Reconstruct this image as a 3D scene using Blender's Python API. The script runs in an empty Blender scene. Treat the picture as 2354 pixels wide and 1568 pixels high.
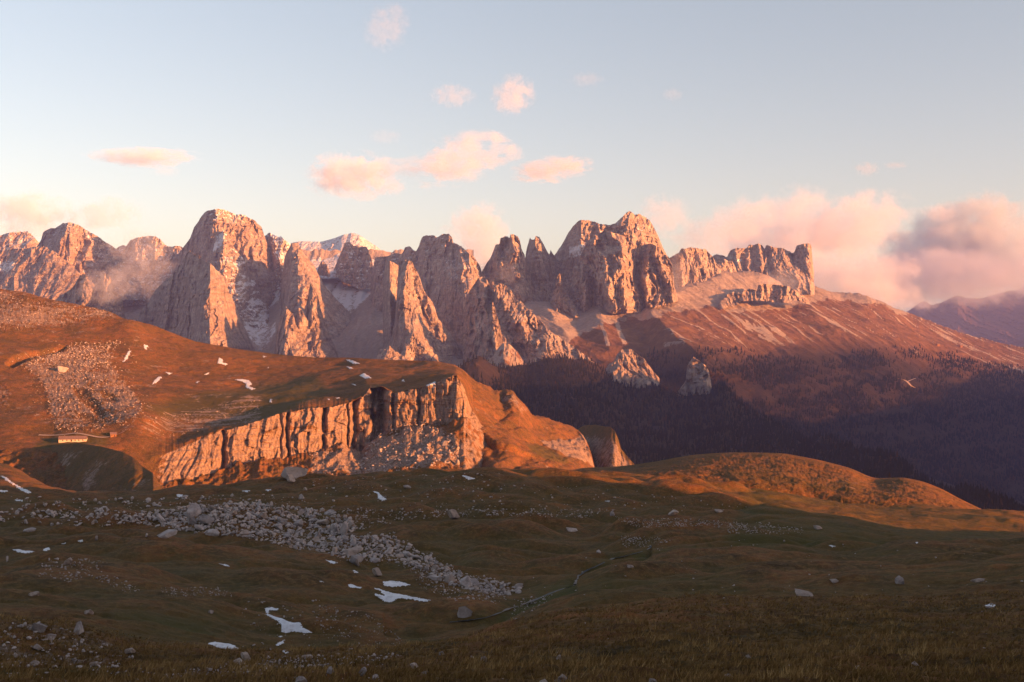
import bpy, math, random
import numpy as np
from mathutils import Vector

# ------------------------------------------------------------------ camera, world, sun, exposure
SC = bpy.context.scene
COL = SC.collection
F, CX, CY = 2524.0, 1177.0, 784.0            # focal length and centre in units of a 2354 wide frame
SUN_AZ, SUN_EL = math.radians(119.0), math.radians(6.5)   # azimuth clockwise from +Y (view direction)
SUN = np.array([math.sin(SUN_AZ) * math.cos(SUN_EL), math.cos(SUN_AZ) * math.cos(SUN_EL), math.sin(SUN_EL)])

cam = bpy.data.cameras.new("camera")
cam.sensor_width = 36.0
cam.lens = 36.0 * F / 2354.0
cam.clip_start, cam.clip_end = 0.5, 200000.0
cam_o = bpy.data.objects.new("camera", cam)
cam_o.location = (0, 0, 0)
cam_o.rotation_euler = (math.radians(90), 0, 0)
COL.objects.link(cam_o)
SC.camera = cam_o

SC.view_settings.view_transform = 'Standard'
SC.view_settings.look = 'None'
SC.view_settings.gamma = 1.0
SC.view_settings.use_curve_mapping = False
SC.view_settings.exposure = 2.0
SC.cycles.max_bounces = 6
SC.cycles.diffuse_bounces = 2
SC.cycles.glossy_bounces = 1
SC.cycles.transmission_bounces = 1
SC.cycles.volume_bounces = 2
SC.cycles.transparent_max_bounces = 12
SC.cycles.use_denoising = True
SC.cycles.caustics_reflective = False
SC.cycles.caustics_refractive = False

world = bpy.data.worlds.new("World")
SC.world = world
world.use_nodes = True
wn, wl = world.node_tree.nodes, world.node_tree.links
bg = wn["Background"]
sky = wn.new("ShaderNodeTexSky")
sky.sky_type = 'NISHITA'
sky.sun_disc = False
sky.sun_elevation = SUN_EL
sky.sun_rotation = SUN_AZ
sky.altitude = 2300.0
sky.air_density = 1.0
sky.dust_density = 5.0
sky.ozone_density = 1.0
tc_ = wn.new("ShaderNodeTexCoord"); sx_ = wn.new("ShaderNodeSeparateXYZ"); rp_ = wn.new("ShaderNodeValToRGB"); mx_ = wn.new("ShaderNodeMix")
wl.new(tc_.outputs["Generated"], sx_.inputs[0]); wl.new(sx_.outputs["Z"], rp_.inputs[0])
for pos_, col_ in ((0.0, (1.10, .82, .66)), (.12, (1.30, .93, .75)), (.32, (1.46, 1.08, .87))):
    e_ = rp_.color_ramp.elements[0] if pos_ == 0.0 else (rp_.color_ramp.elements[1] if pos_ == .12 else rp_.color_ramp.elements.new(pos_))
    e_.position = pos_; e_.color = (*col_, 1)
mx_.data_type = 'RGBA'; mx_.blend_type = 'MULTIPLY'; mx_.inputs[0].default_value = 1.0
wl.new(sky.outputs[0], mx_.inputs[6]); wl.new(rp_.outputs[0], mx_.inputs[7])
wl.new(mx_.outputs[2], bg.inputs[0])          # warm evening tint towards the horizon
bg.inputs[1].default_value = 0.085

sl = bpy.data.lights.new("sun", 'SUN')
sl.energy = 5.0
sl.color = (1.0, 0.345, 0.095)
sl.angle = math.radians(0.5)
so = bpy.data.objects.new("sun", sl)
so.rotation_euler = Vector(SUN).to_track_quat('Z', 'Y').to_euler()
so.location = (3000, -2000, 2000)
COL.objects.link(so)

# ------------------------------------------------------------------ numpy noise
_rng = np.random.RandomState(7)
_perm = _rng.permutation(256).astype(np.int32)
_perm = np.concatenate([_perm, _perm, _perm])
_grad = _rng.normal(size=(256, 3)).astype(np.float32)
_grad /= np.linalg.norm(_grad, axis=1)[:, None]


def perlin(x, y, z):
    x, y, z = np.broadcast_arrays(np.asarray(x, np.float64), np.asarray(y, np.float64), np.asarray(z, np.float64))
    xi, yi, zi = np.floor(x), np.floor(y), np.floor(z)
    xf, yf, zf = (x - xi).astype(np.float32), (y - yi).astype(np.float32), (z - zi).astype(np.float32)
    xi, yi, zi = xi.astype(np.int64) & 255, yi.astype(np.int64) & 255, zi.astype(np.int64) & 255
    u, v, w = [t * t * t * (t * (t * 6 - 15) + 10) for t in (xf, yf, zf)]

    def g(dx, dy, dz):
        h = _perm[_perm[_perm[xi + dx] + yi + dy] + zi + dz]
        q = _grad[h]
        return q[..., 0] * (xf - dx) + q[..., 1] * (yf - dy) + q[..., 2] * (zf - dz)
    a = g(0, 0, 0); b = g(1, 0, 0); x00 = a + u * (b - a)
    a = g(0, 1, 0); b = g(1, 1, 0); x10 = a + u * (b - a)
    a = g(0, 0, 1); b = g(1, 0, 1); x01 = a + u * (b - a)
    a = g(0, 1, 1); b = g(1, 1, 1); x11 = a + u * (b - a)
    y0 = x00 + v * (x10 - x00); y1 = x01 + v * (x11 - x01)
    return (y0 + w * (y1 - y0)) * 1.6


def fbm(x, y, z, octv=4, gain=0.5, lac=2.03):
    s = 0.0; a = 1.0; n = 0.0; f = 1.0
    for i in range(octv):
        s = s + a * perlin(x * f + 17.3 * i, y * f + 5.1 * i, z * f + 9.7 * i)
        n += a; a *= gain; f *= lac
    return s / n


def ridged(x, y, z, octv=3, gain=0.5, lac=2.1):
    s = 0.0; a = 1.0; n = 0.0; f = 1.0
    for i in range(octv):
        r = 1.0 - np.abs(perlin(x * f + 31.3 * i, y * f + 7.1 * i, z * f + 3.7 * i)) * 1.6
        s = s + a * np.clip(r, 0, 1) ** 1.5
        n += a; a *= gain; f *= lac
    return s / n


def blocks(u, v, seed=0):
    iu = np.floor(u).astype(np.int64)
    iv = np.floor(v + .37 * (iu % 3)).astype(np.int64)
    return _perm[(_perm[(iu + seed) & 255] + (iv & 255))] / 255.0 - .5


def sstep(a, b, x):
    t = np.clip((x - a) / (b - a), 0, 1)
    return t * t * (3 - 2 * t)


def pchip(xk, yk, x):
    """monotone cubic interpolation"""
    xk, yk = np.asarray(xk, float), np.asarray(yk, float)
    if len(xk) < 3:
        return np.interp(x, xk, yk)
    h = np.diff(xk); d = np.diff(yk) / h
    m = np.zeros_like(yk)
    same = d[:-1] * d[1:] > 0
    w1, w2 = 2 * h[1:] + h[:-1], h[1:] + 2 * h[:-1]
    dd0, dd1 = np.where(same, d[:-1], 1), np.where(same, d[1:], 1)
    m[1:-1] = np.where(same, (w1 + w2) / (w1 / dd0 + w2 / dd1), 0)
    m[0], m[-1] = d[0], d[-1]
    xc = np.clip(x, xk[0], xk[-1])
    i = np.clip(np.searchsorted(xk, xc, side='right') - 1, 0, len(h) - 1)
    t = (xc - xk[i]) / h[i]
    t2, t3 = t * t, t * t * t
    return ((2 * t3 - 3 * t2 + 1) * yk[i] + (t3 - 2 * t2 + t) * h[i] * m[i]
            + (-2 * t3 + 3 * t2) * yk[i + 1] + (t3 - t2) * h[i] * m[i + 1])


def blur(a, n, axis):
    if n < 1:
        return a
    k = np.exp(-0.5 * (np.arange(-3 * n, 3 * n + 1) / n) ** 2); k /= k.sum()
    p = [(0, 0), (0, 0)]; p[axis] = (3 * n, 3 * n)
    b = np.pad(a, p, mode='edge')
    return np.apply_along_axis(lambda v: np.convolve(v, k, mode='valid'), axis, b)


# survey grids: the point lists below were measured on enlarged sections of the view
_O = {'c1': (0, 560, .3229), 'c2': (700, 560, .3229), 'c3': (1400, 560, .3229), 'c4': (2100, 560, .3653),
      'd1': (0, 1000, .3229), 'd2': (700, 1000, .3229), 'd3': (1400, 1000, .3229), 'd4': (2100, 1000, .3653),
      'e1': (0, 1472, .3229), 'e2': (700, 1472, .3229), 'e3': (1400, 1472, .3229), 'e4': (2100, 1472, .3653),
      'm3': (1300, 850, .3229), 'o': (0, 0, 1.2574)}


def cv(key, pts):
    ox, oy, s = _O[key]
    return [((ox + s * p[0]) / 1.2574, (oy + s * p[1]) / 1.2574) + tuple(p[2:]) for p in pts]


def cscale(key):
    return _O[key][2] / 1.2574


def fillD(pts):
    """points may leave the distance out: it is interpolated along px"""
    xs = [p[0] for p in pts if len(p) > 2]; ds = [p[2] for p in pts if len(p) > 2]
    return [(p[0], p[1], p[2] if len(p) > 2 else float(np.interp(p[0], xs, ds))) for p in pts]


def wpos(px, py, D):
    return np.stack([(px - CX) / F * D, D, (CY - py) / F * D], -1)


# ------------------------------------------------------------------ mesh building
def mesh_from_grid(name, V, mat, attrs=None, smooth=True, kind=None, label=None, category=None, group=None, flip=False):
    R, C, _ = V.shape
    me = bpy.data.meshes.new(name)
    nv, nf = R * C, (R - 1) * (C - 1)
    me.vertices.add(nv)
    me.vertices.foreach_set("co", V.reshape(-1).astype(np.float32))
    idx = np.arange(nv).reshape(R, C)
    q = np.stack([idx[:-1, :-1], idx[1:, :-1], idx[1:, 1:], idx[:-1, 1:]], -1).reshape(-1, 4)
    if flip:
        q = q[:, ::-1]
    me.loops.add(nf * 4)
    me.loops.foreach_set("vertex_index", q.reshape(-1).astype(np.int32))
    me.polygons.add(nf)
    me.polygons.foreach_set("loop_start", (np.arange(nf) * 4).astype(np.int32))
    me.polygons.foreach_set("use_smooth", np.full(nf, smooth, bool))
    me.update(calc_edges=True)
    for k, a in (attrs or {}).items():
        at = me.attributes.new(k, 'FLOAT', 'POINT')
        at.data.foreach_set("value", np.broadcast_to(a, (R, C)).reshape(-1).astype(np.float32))
    me.materials.append(mat)
    o = bpy.data.objects.new(name, me)
    COL.objects.link(o)
    tag(o, label, category, group, kind)
    return o


def mesh_from_lists(name, verts, faces, mat, smooth=False, parent=None, attrs=None):
    me = bpy.data.meshes.new(name)
    me.from_pydata([tuple(map(float, v)) for v in verts], [], [tuple(map(int, f)) for f in faces])
    if smooth:
        me.polygons.foreach_set("use_smooth", np.ones(len(faces), bool))
    for k, a in (attrs or {}).items():
        at = me.attributes.new(k, 'FLOAT', 'POINT')
        at.data.foreach_set("value", np.asarray(a, np.float32))
    if mat:
        me.materials.append(mat)
    o = bpy.data.objects.new(name, me)
    COL.objects.link(o)
    if parent:
        o.parent = parent
    return o


def tag(o, label=None, category=None, group=None, kind=None):
    if label: o["label"] = label
    if category: o["category"] = category
    if group: o["group"] = group
    if kind: o["kind"] = kind
    return o


def resample(line, xs, smooth):
    xk = np.array([p[0] for p in line]); yk = np.array([p[1] for p in line]); dk = np.array([p[2] for p in line])
    o = np.argsort(xk, kind='stable'); xk, yk, dk = xk[o], yk[o], dk[o]
    xk = xk + np.arange(len(xk)) * 1e-4
    if smooth:
        return pchip(xk, yk, xs), pchip(xk, dk, xs)
    return np.interp(xs, xk, yk), np.interp(xs, xk, dk)


def loft(lines, x0, x1, dx, rows, smooth=None, jag=None, seed=0.0):
    """cross sections lofted between 3D feature lines, ordered from the far side to the near side"""
    xs = np.arange(x0, x1 + dx * .5, dx)
    pys, ds = [], []
    for i, l in enumerate(lines):
        a, b = resample(fillD(l), xs, bool(smooth and smooth[i]))
        if jag and jag.get(i):
            amp, wl_ = jag[i][:2]
            n = fbm(xs / wl_, seed + .37, i * 3.1, 4, .6)
            if len(jag[i]) > 2:
                n = n * sstep(jag[i][2], jag[i][2] + 50, xs)
            a = a + amp * n
        pys.append(a); ds.append(b)
    PY, DD, SEG = [], [], []
    for i in range(len(lines) - 1):
        n = rows[i]
        t = np.linspace(0, 1, n, endpoint=False)[:, None]
        if i == len(lines) - 2:
            t = np.linspace(0, 1, n)[:, None]
        PY.append(pys[i] + t * (pys[i + 1] - pys[i]))
        DD.append(ds[i] + t * (ds[i + 1] - ds[i]))
        SEG.append(i + t + 0 * xs)
    PY, DD, SEG = np.vstack(PY), np.vstack(DD), np.vstack(SEG)
    PX = np.broadcast_to(xs, PY.shape)
    return PX, PY, DD, SEG


def spur(PX, PY, pts, taper=12.0):
    """relief of a rib running down a face; pts = (px, py, left width, right width, height)"""
    p = np.array(sorted(pts, key=lambda q: q[1]), float)
    fx, wl_, wr_, h = [np.interp(PY, p[:, 1], p[:, k]) for k in (0, 2, 3, 4)]
    d = PX - fx
    r = np.clip(1 - np.where(d < 0, -d / wl_, d / wr_), 0, 1)
    end = sstep(p[0, 1] - taper, p[0, 1], PY) * (1 - sstep(p[-1, 1], p[-1, 1] + taper * 2, PY))
    return h * r * end


def inside(PX, PY, poly):
    res = np.zeros(PX.shape, bool)
    n = len(poly)
    j = n - 1
    for i in range(n):
        xi, yi = poly[i][0], poly[i][1]; xj, yj = poly[j][0], poly[j][1]
        if yi != yj:
            c = ((yi > PY) != (yj > PY)) & (PX < (xj - xi) * (PY - yi) / (yj - yi) + xi)
            res ^= c
        j = i
    return res


# ------------------------------------------------------------------ materials
class NT:
    def __init__(self, name):
        self.m = bpy.data.materials.new(name); self.m.use_nodes = True
        self.t = self.m.node_tree; self.n = self.t.nodes; self.l = self.t.links
        self.b = self.n["Principled BSDF"]
        self.b.inputs["Specular IOR Level"].default_value = 0.15
        self.b.inputs["Roughness"].default_value = 0.95

    def node(self, t, **kw):
        x = self.n.new(t)
        for k, v in kw.items():
            setattr(x, k, v)
        return x

    def link(self, a, b):
        self.l.new(a, b)

    def attr(self, name):
        return self.node("ShaderNodeAttribute", attribute_name=name).outputs["Fac"]

    def coords(self, scale=(1, 1, 1)):
        g = self.node("ShaderNodeNewGeometry")
        mp = self.node("ShaderNodeMapping")
        mp.inputs["Scale"].default_value = scale
        self.link(g.outputs["Position"], mp.inputs[0])
        return mp.outputs[0]

    def noise(self, vec, scale, detail=6, rough=.6, dist=0.0):
        x = self.node("ShaderNodeTexNoise")
        x.inputs["Scale"].default_value = scale
        x.inputs["Detail"].default_value = detail
        x.inputs["Roughness"].default_value = rough
        x.inputs["Distortion"].default_value = dist
        self.link(vec, x.inputs["Vector"])
        return x.outputs["Fac"]

    def math(self, op, a, b=None, c=None, clamp=False):
        x = self.node("ShaderNodeMath", operation=op, use_clamp=clamp)
        for i, v in enumerate((a, b, c)):
            if v is None: continue
            if isinstance(v, (int, float)): x.inputs[i].default_value = v
            else: self.link(v, x.inputs[i])
        return x.outputs[0]

    def ramp(self, v, stops, interp='LINEAR'):
        x = self.node("ShaderNodeValToRGB")
        x.color_ramp.interpolation = interp
        e = x.color_ramp.elements
        while len(e) < len(stops): e.new(.5)
        for i, (p, c) in enumerate(stops):
            e[i].position = p
            e[i].color = (c, c, c, 1) if isinstance(c, (int, float)) else (c[0], c[1], c[2], 1)
        self.link(v, x.inputs[0])
        return x.outputs[0]

    def mix(self, fac, a, b, blend='MIX'):
        x = self.node("ShaderNodeMix", data_type='RGBA', blend_type=blend)
        for i, v in ((0, fac), (6, a), (7, b)):
            if isinstance(v, (int, float)): x.inputs[i].default_value = v
            elif isinstance(v, tuple): x.inputs[i].default_value = (v[0], v[1], v[2], 1)
            else: self.link(v, x.inputs[i])
        return x.outputs[2]

    def bump(self, h, dist, strength=1.0, normal=None):
        x = self.node("ShaderNodeBump")
        x.inputs["Strength"].default_value = strength
        x.inputs["Distance"].default_value = dist
        self.link(h, x.inputs["Height"])
        if normal is not None: self.link(normal, x.inputs["Normal"])
        return x.outputs[0]

    def out(self, color, normal=None, rough=None):
        if isinstance(color, tuple): self.b.inputs["Base Color"].default_value = (*color, 1)
        else: self.link(color, self.b.inputs["Base Color"])
        if normal is not None: self.link(normal, self.b.inputs["Normal"])
        if rough is not None: self.b.inputs["Roughness"].default_value = rough
        return self.m


def make_mountain_mat():
    m = NT("dolomite rock with grass, scree and snow")
    p = m.coords((1, 1, 1)); pv = m.coords((1, 1, .22)); ph = m.coords((.25, .25, 2.2))
    n1 = m.noise(pv, .018, 8, .65, .6); n2 = m.noise(ph, .03, 5, .6, .4); n3 = m.noise(m.coords((1, 1, .45)), .11, 8, .72, .3)
    rock = m.ramp(n1, [(.3, (.21, .165, .14)), (.5, (.40, .335, .285)), (.72, (.56, .475, .41))])
    rock = m.mix(m.ramp(n2, [(.42, 0.0), (.6, .55)]), rock, (.24, .175, .145))
    rock = m.mix(m.ramp(n3, [(.36, .9), (.53, 0.0)]), rock, (.13, .10, .086))
    # scree
    scr = m.ramp(m.noise(p, .05, 7, .7), [(.3, (.25, .20, .165)), (.7, (.42, .345, .295))])
    c = m.mix(m.attr("scree"), rock, scr)
    # autumn grass
    gr = m.ramp(m.noise(p, .02, 7, .65, .4), [(.3, (.085, .042, .022)), (.5, (.155, .078, .036)), (.72, (.25, .135, .07))])
    gf = m.math('MULTIPLY_ADD', m.math('SUBTRACT', m.noise(p, .03, 7, .7), .5), 1.6, m.attr("grass"))
    c = m.mix(m.ramp(gf, [(.42, 0.0), (.58, 1.0)]), c, gr)
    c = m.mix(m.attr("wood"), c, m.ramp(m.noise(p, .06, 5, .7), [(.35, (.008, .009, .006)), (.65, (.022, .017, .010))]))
    # snow
    sf = m.math('MULTIPLY_ADD', m.math('SUBTRACT', m.noise(p, .045, 8, .75), .5), 1.7, m.attr("snow"))
    c = m.mix(m.ramp(sf, [(.46, 0.0), (.6, 1.0)]), c, (.72, .72, .75))
    h = m.math('MULTIPLY_ADD', n3, .35, n1)
    return m.out(c, m.bump(h, 18.0, 1.0))


def make_ground_mat(name="dry autumn grass with stones", near=True):
    m = NT(name)
    p = m.coords()
    big = m.noise(p, .02, 8, .66, .6); mid = m.noise(p, .09, 7, .65, .3); fine = m.noise(p, .8, 8, .7); vf = m.noise(p, 6.0, 6, .7)
    c = m.ramp(big, [(.3, (.078, .053, .014)), (.46, (.17, .074, .026)), (.66, (.285, .104, .032))])
    c = m.mix(m.ramp(mid, [(.36, .85), (.54, 0.0)]), c, (.044, .030, .010))
    c = m.mix(m.ramp(m.noise(p, .27, 6, .7, .5), [(.40, .8), (.54, 0.0)]), c, (.085, .056, .018))
    c = m.mix(m.ramp(fine, [(.45, 0.0), (.72, .7)]), c, (.33, .19, .07))
    c = m.mix(m.ramp(vf, [(.35, .65), (.55, 0.0)]), c, (.034, .022, .008))
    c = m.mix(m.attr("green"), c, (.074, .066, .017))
    # bare rock and scree
    rk = m.ramp(m.noise(m.coords((1, 1, .3)), .30, 9, .75, .6), [(.34, (.06, .043, .032)), (.47, (.24, .172, .132)), (.72, (.37, .28, .225))])
    stain = m.noise(m.coords((1, 1, .1)), .5, 6, .7, .3)
    rk = m.mix(m.ramp(stain, [(.34, .75), (.5, 0.0)]), rk, (.085, .06, .047))
    rf = m.math('MULTIPLY_ADD', m.math('SUBTRACT', m.noise(p, .12, 8, .75), .5), 1.7, m.attr("rock"))
    c = m.mix(m.ramp(rf, [(.44, 0.0), (.56, 1.0)]), c, rk)
    c = m.mix(m.attr("snow"), c, (.75, .75, .78))
    h = m.math('MULTIPLY_ADD', vf, .12, m.math('MULTIPLY_ADD', fine, .35, mid))
    return m.out(c, m.bump(h, 1.0, 1.0))


def make_snow_mat():
    m = NT("old granular snow")
    p = m.coords()
    c = m.ramp(m.noise(p, .6, 8, .75), [(.3, (.40, .38, .37)), (.46, (.66, .66, .69)), (.65, (.80, .81, .85))])
    return m.out(c, m.bump(m.noise(p, 1.5, 5, .6), .15, .6), .7)


def make_boulder_mat(name, dark, mid, light):
    m = NT(name)
    tc = m.node("ShaderNodeTexCoord"); oi = m.node("ShaderNodeObjectInfo")
    va = m.node("ShaderNodeVectorMath", operation='ADD')
    m.link(tc.outputs["Object"], va.inputs[0]); m.link(oi.outputs["Location"], va.inputs[1])
    p = va.outputs[0]
    n = m.noise(p, 1.1, 8, .7, .4)
    c = m.ramp(n, [(.28, dark), (.48, mid), (.75, light)])
    k = m.math('MULTIPLY_ADD', oi.outputs["Random"], .5, .72)
    hs = m.node("ShaderNodeHueSaturation"); m.link(c, hs.inputs["Color"]); m.link(k, hs.inputs["Value"])
    return m.out(hs.outputs[0], m.bump(n, .25, .8))


def flat_mat(name, color, var=.25, scale=2.0, rough=.9):
    m = NT(name)
    n = m.noise(m.coords(), scale, 6, .65)
    c = m.ramp(n, [(.3, tuple(x * (1 - var) for x in color)), (.7, tuple(min(1, x * (1 + var)) for x in color))])
    return m.out(c, m.bump(n, .05, .5), rough)


M_MTN = make_mountain_mat()
M_GROUND = make_ground_mat()
M_SNOW = make_snow_mat()

# ------------------------------------------------------------------ far mountains
def massif(key, top, foot, label, thick=450, mids=(), ribs=(), flute=30.0, wl_=95.0, rough=15.0, jag=2.2, seed=1.0,
           snow=0.0, snowband=None, snowpoly=(), scree=(), grass=None, grassamt=0.0, dx=1.8, dy=1.8, name="mountain", extra=None, mat=None,
           wood=0.0, smoothing=0, back=0.75):
    s = cscale(key)
    T = fillD(cv(key, top)); B = fillD(cv(key, foot)); M = [fillD(cv(key, q)) for q in mids]
    x0, x1 = T[0][0], T[-1][0]
    fy = lambda x: float(np.interp(x, [p[0] for p in B], [p[1] for p in B]))
    back = [(p[0], p[1] + back * max(10, fy(p[0]) - p[1]), p[2] + thick) for p in T]
    lines = [back, T] + M + [B]
    span = max(max(b[1] for b in B) - min(t[1] for t in T), 20)
    nseg = len(lines) - 2
    rows = [14] + [max(6, int(span / nseg / dy))] * nseg
    PX, PY, DD, SEG = loft(lines, x0, x1, dx, rows, jag={1: (jag * 1.7, 11.0)}, seed=seed)
    front = SEG >= 1.0
    X = (PX - CX) / F * DD; Z = (CY - PY) / F * DD
    wp = fbm(X / 260 + seed, Z / 260, seed, 3) * 90
    # vertical buttresses and gullies, then blocks and ledges
    fl = 0.0
    for k_, (f_, ra_, am_) in enumerate(((.42, 6.5, 1.25), (1, 5.5, 1.1), (2.2, 3.6, .6), (4.7, 2.6, .34), (9.5, 2.0, .2))):
        q = perlin((X + wp) / wl_ * f_ + 11.3 * k_ + seed, Z / (wl_ * ra_) * f_, seed * 1.7 + k_)
        fl = fl + am_ * (np.clip(1 - np.abs(q) * 1.7, 0, 1) - .45)
    bl = fbm(X / (wl_ * .7), Z / (wl_ * .8), seed + 4, 5, .58)
    st = fbm(X / 400 + seed, Z / 14, seed + 8, 3)
    b1 = blocks(X / (wl_ * .55) + .8 * fbm(X / 90, Z / 90, seed + 2, 3), Z / (wl_ * 1.3) + .7 * fbm(X / 80, Z / 80, seed + 5, 3), int(seed * 10))
    b2 = blocks(X / (wl_ * .2) + .8 * fbm(X / 40, Z / 40, seed + 2, 3), Z / (wl_ * .5) + .7 * fbm(X / 40, Z / 40, seed + 5, 3), int(seed * 10) + 5)
    edge = sstep(0.0, 1.0, np.minimum((PX - x0) / 10, (x1 - PX) / 10))
    low = np.where(front, 1.0, .4) * edge
    rel = low * (flute * fl * 1.3 + rough * bl * 1.2 + rough * .75 * st + rough * 1.75 * b1 + rough * .85 * b2)
    for r in ribs:
        pts = [(p[0], p[1], a[2] * s, a[3] * s, a[4]) for p, a in zip(cv(key, [(q[0], q[1]) for q in r]), r)]
        rel = rel + spur(PX, PY, pts) * front
    DD = DD - rel
    if extra is not None:
        DD, PY = extra(PX, PY, DD, front)
    if smoothing:
        DD = blur(blur(DD, smoothing, 0), smoothing, 1)
    V = wpos(PX, PY, DD)
    gz, gx = np.gradient(V, axis=0), np.gradient(V, axis=1)
    N = np.cross(gz, gx); N /= np.linalg.norm(N, axis=-1, keepdims=True) + 1e-9
    up = np.abs(N[..., 2])
    sn = snow * sstep(.18, .62, up) * 1.0
    if snowband is not None:
        y0, y1 = snowband
        sn = sn * (1 - sstep(y0, y1, PY))
    for poly, a in snowpoly:
        sn = np.maximum(sn, a * blur(inside(PX, PY, cv(key, poly)).astype(float), 2, 0))
    sc = np.zeros_like(PX)
    for poly, a in scree:
        sc = np.maximum(sc, a * blur(inside(PX, PY, cv(key, poly)).astype(float), 1, 0))
    gr = np.zeros_like(PX) + grassamt
    if grass is not None:
        gr = grass(PX, PY, up)
    return mesh_from_grid(name, V, mat or M_MTN, {"snow": sn, "scree": sc, "grass": gr, "wood": wood}, smooth=False, kind="structure", label=label, category="mountain")


def build_mountains():
    # --- far left group
    massif('c1', [(-700, 470, 6900), (-400, 440), (-200, 400), (0, 375), (90, 345), (245, 338), (300, 380), (345, 430), (420, 520), (600, 640, 7000)],
           [(-700, 900, 6500), (600, 900, 6550)], "sunlit flat topped peak at the far left edge of the range", seed=1.1, snow=.5)
    massif('c1', [(300, 520, 6650), (370, 410), (385, 345), (430, 320), (500, 300), (560, 265), (620, 258, 6420), (700, 280), (800, 340), (900, 400), (965, 445, 6470), (1000, 465), (1045, 495), (1120, 560), (1300, 700, 6650)],
           [(300, 950, 6250), (620, 950, 6050), (1300, 950, 6300)], "rounded peak with a dark left face and glowing right face, second from the left",
           ribs=[[(620, 258, 200, 160, 60), (580, 370, 200, 160, 130), (510, 480, 180, 160, 140), (520, 600, 180, 150, 120), (490, 760, 150, 150, 60)]], seed=2.3, snow=.42)
    massif('c1', [(-700, 620, 6400), (-400, 560), (0, 520), (130, 490), (250, 490), (280, 475), (420, 470), (440, 500), (500, 520, 6080), (560, 580), (640, 640), (700, 700), (900, 860, 6000)],
           [(-700, 1100, 5900), (900, 1100, 5600)], "dark rock wall with small lit crest below the two leftmost peaks", seed=3.2, snow=.25,
           snowpoly=[([(-300, 600), (60, 590), (140, 600), (120, 680), (40, 720), (-300, 700)], .6)])
    massif('c1', [(960, 600, 6900), (1050, 480), (1110, 460), (1130, 470), (1165, 415), (1220, 395), (1280, 385), (1345, 375), (1390, 380), (1440, 415), (1490, 465), (1540, 475), (1600, 465), (1650, 490), (1760, 600, 6600)],
           [(960, 1000, 6400), (1760, 1000, 6200)], "shaded grey peak half hidden by drifting mist", seed=4.7, snow=.5)
    massif('c1', [(1540, 600, 6270), (1650, 470, 6170), (1700, 400), (1740, 300), (1800, 205), (1850, 155), (1950, 132, 5950), (2030, 150), (2110, 185), (2200, 195), (2290, 250), (2338, 290), (2365, 370), (2400, 480), (2520, 660, 6150)],
           [(1540, 1150, 5750), (2030, 1150, 5600), (2520, 1150, 5750)], "highest broad domed peak of the left group with snow dusted summit", seed=5.9, snow=.75, snowband=(470, 560), flute=30)
    massif('c1', [(1780, 640, 6000), (1850, 500), (1900, 410), (1950, 345), (2000, 328, 5720), (2030, 350), (2060, 420), (2120, 520), (2200, 600), (2250, 740), (2290, 800), (2420, 1000, 5850)],
           [(1780, 1300, 5500), (2420, 1300, 5350)], "snow streaked shoulder in front of the broad domed peak", seed=6.1, snow=.6,
           snowpoly=[([(1840, 560), (1990, 335), (2020, 400), (1980, 470), (1900, 540)], .75)])
    massif('c1', [(1020, 1400, 5350), (1150, 1230, 5300), (1400, 850, 5150), (1530, 735), (1620, 620), (1660, 560), (1690, 505, 4900), (1720, 520), (1750, 545), (1800, 565), (1840, 600), (1880, 615, 4620), (1930, 680), (1960, 700), (2000, 740), (2050, 880), (2090, 960), (2130, 1050), (2165, 1140, 4760), (2330, 1500, 4900)],
           [(1020, 1560, 5150), (1880, 1560, 4250), (2330, 1560, 4500)], "tall pyramid spur with a vertical lit rib standing before the domed peak",
           ribs=[[(1880, 618, 160, 200, 40), (1890, 800, 150, 180, 110), (1810, 880, 130, 180, 130), (1830, 1050, 120, 160, 120), (1850, 1330, 100, 160, 60)],
                 [(1990, 760, 70, 120, 20), (2000, 980, 80, 110, 60), (1990, 1150, 80, 110, 70), (2020, 1380, 80, 110, 50)],
                 [(1620, 620, 120, 60, 20), (1520, 900, 160, 60, 60), (1480, 1200, 160, 60, 60)]], seed=7.7, flute=24, snow=.15)
    # --- centre left
    massif('c2', [(-60, 600, 6420), (60, 480, 6380), (100, 500), (150, 420), (210, 370), (240, 348), (300, 370), (330, 385), (345, 375), (370, 400), (400, 430, 6100), (440, 455), (520, 560, 6200)],
           [(-60, 1000, 5950), (520, 1000, 5800)], "cluster of small dark snow streaked summits right of the domed peak", seed=8.3, snow=.75,
           ribs=[[(300, 400, 60, 120, 60), (330, 600, 80, 120, 90), (380, 800, 80, 100, 60)]],
           snowpoly=[([(90, 560), (180, 570), (130, 640), (80, 720), (60, 640)], .85), ([(130, 800), (350, 860), (340, 1000), (220, 980)], .55)])
    massif('c2', [(330, 560, 7300), (440, 440), (480, 430), (520, 425), (700, 430), (820, 400), (900, 370), (990, 350), (1050, 370), (1140, 430), (1200, 470), (1260, 520), (1330, 545), (1440, 620, 7100)],
           [(330, 760, 6350), (1440, 760, 6300)], "smooth snow covered summit dome glowing pink at the back", flute=6, rough=10, jag=1.0, seed=9.1, snow=.62, wl_=70)
    massif('c2', [(820, 680, 6330), (860, 580), (900, 490), (918, 440), (960, 435), (1000, 465), (1030, 465), (1075, 472), (1110, 470), (1130, 500), (1150, 540), (1170, 640), (1195, 760, 6020)],
           [(820, 720, 6250), (900, 790), (1000, 830), (1060, 860), (1195, 830, 5960)], "dark square rock block above the snowy bowl", seed=10.3, snow=.55, thick=200, flute=26)
    massif('c2', [(670, 700, 6300), (690, 640), (722, 600), (760, 640), (792, 720, 6180)], [(670, 730, 6270), (792, 745, 6150)], "little dark rock tooth on the upper snow bowl", seed=11.9, thick=80, flute=14, wl_=50)
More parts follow.
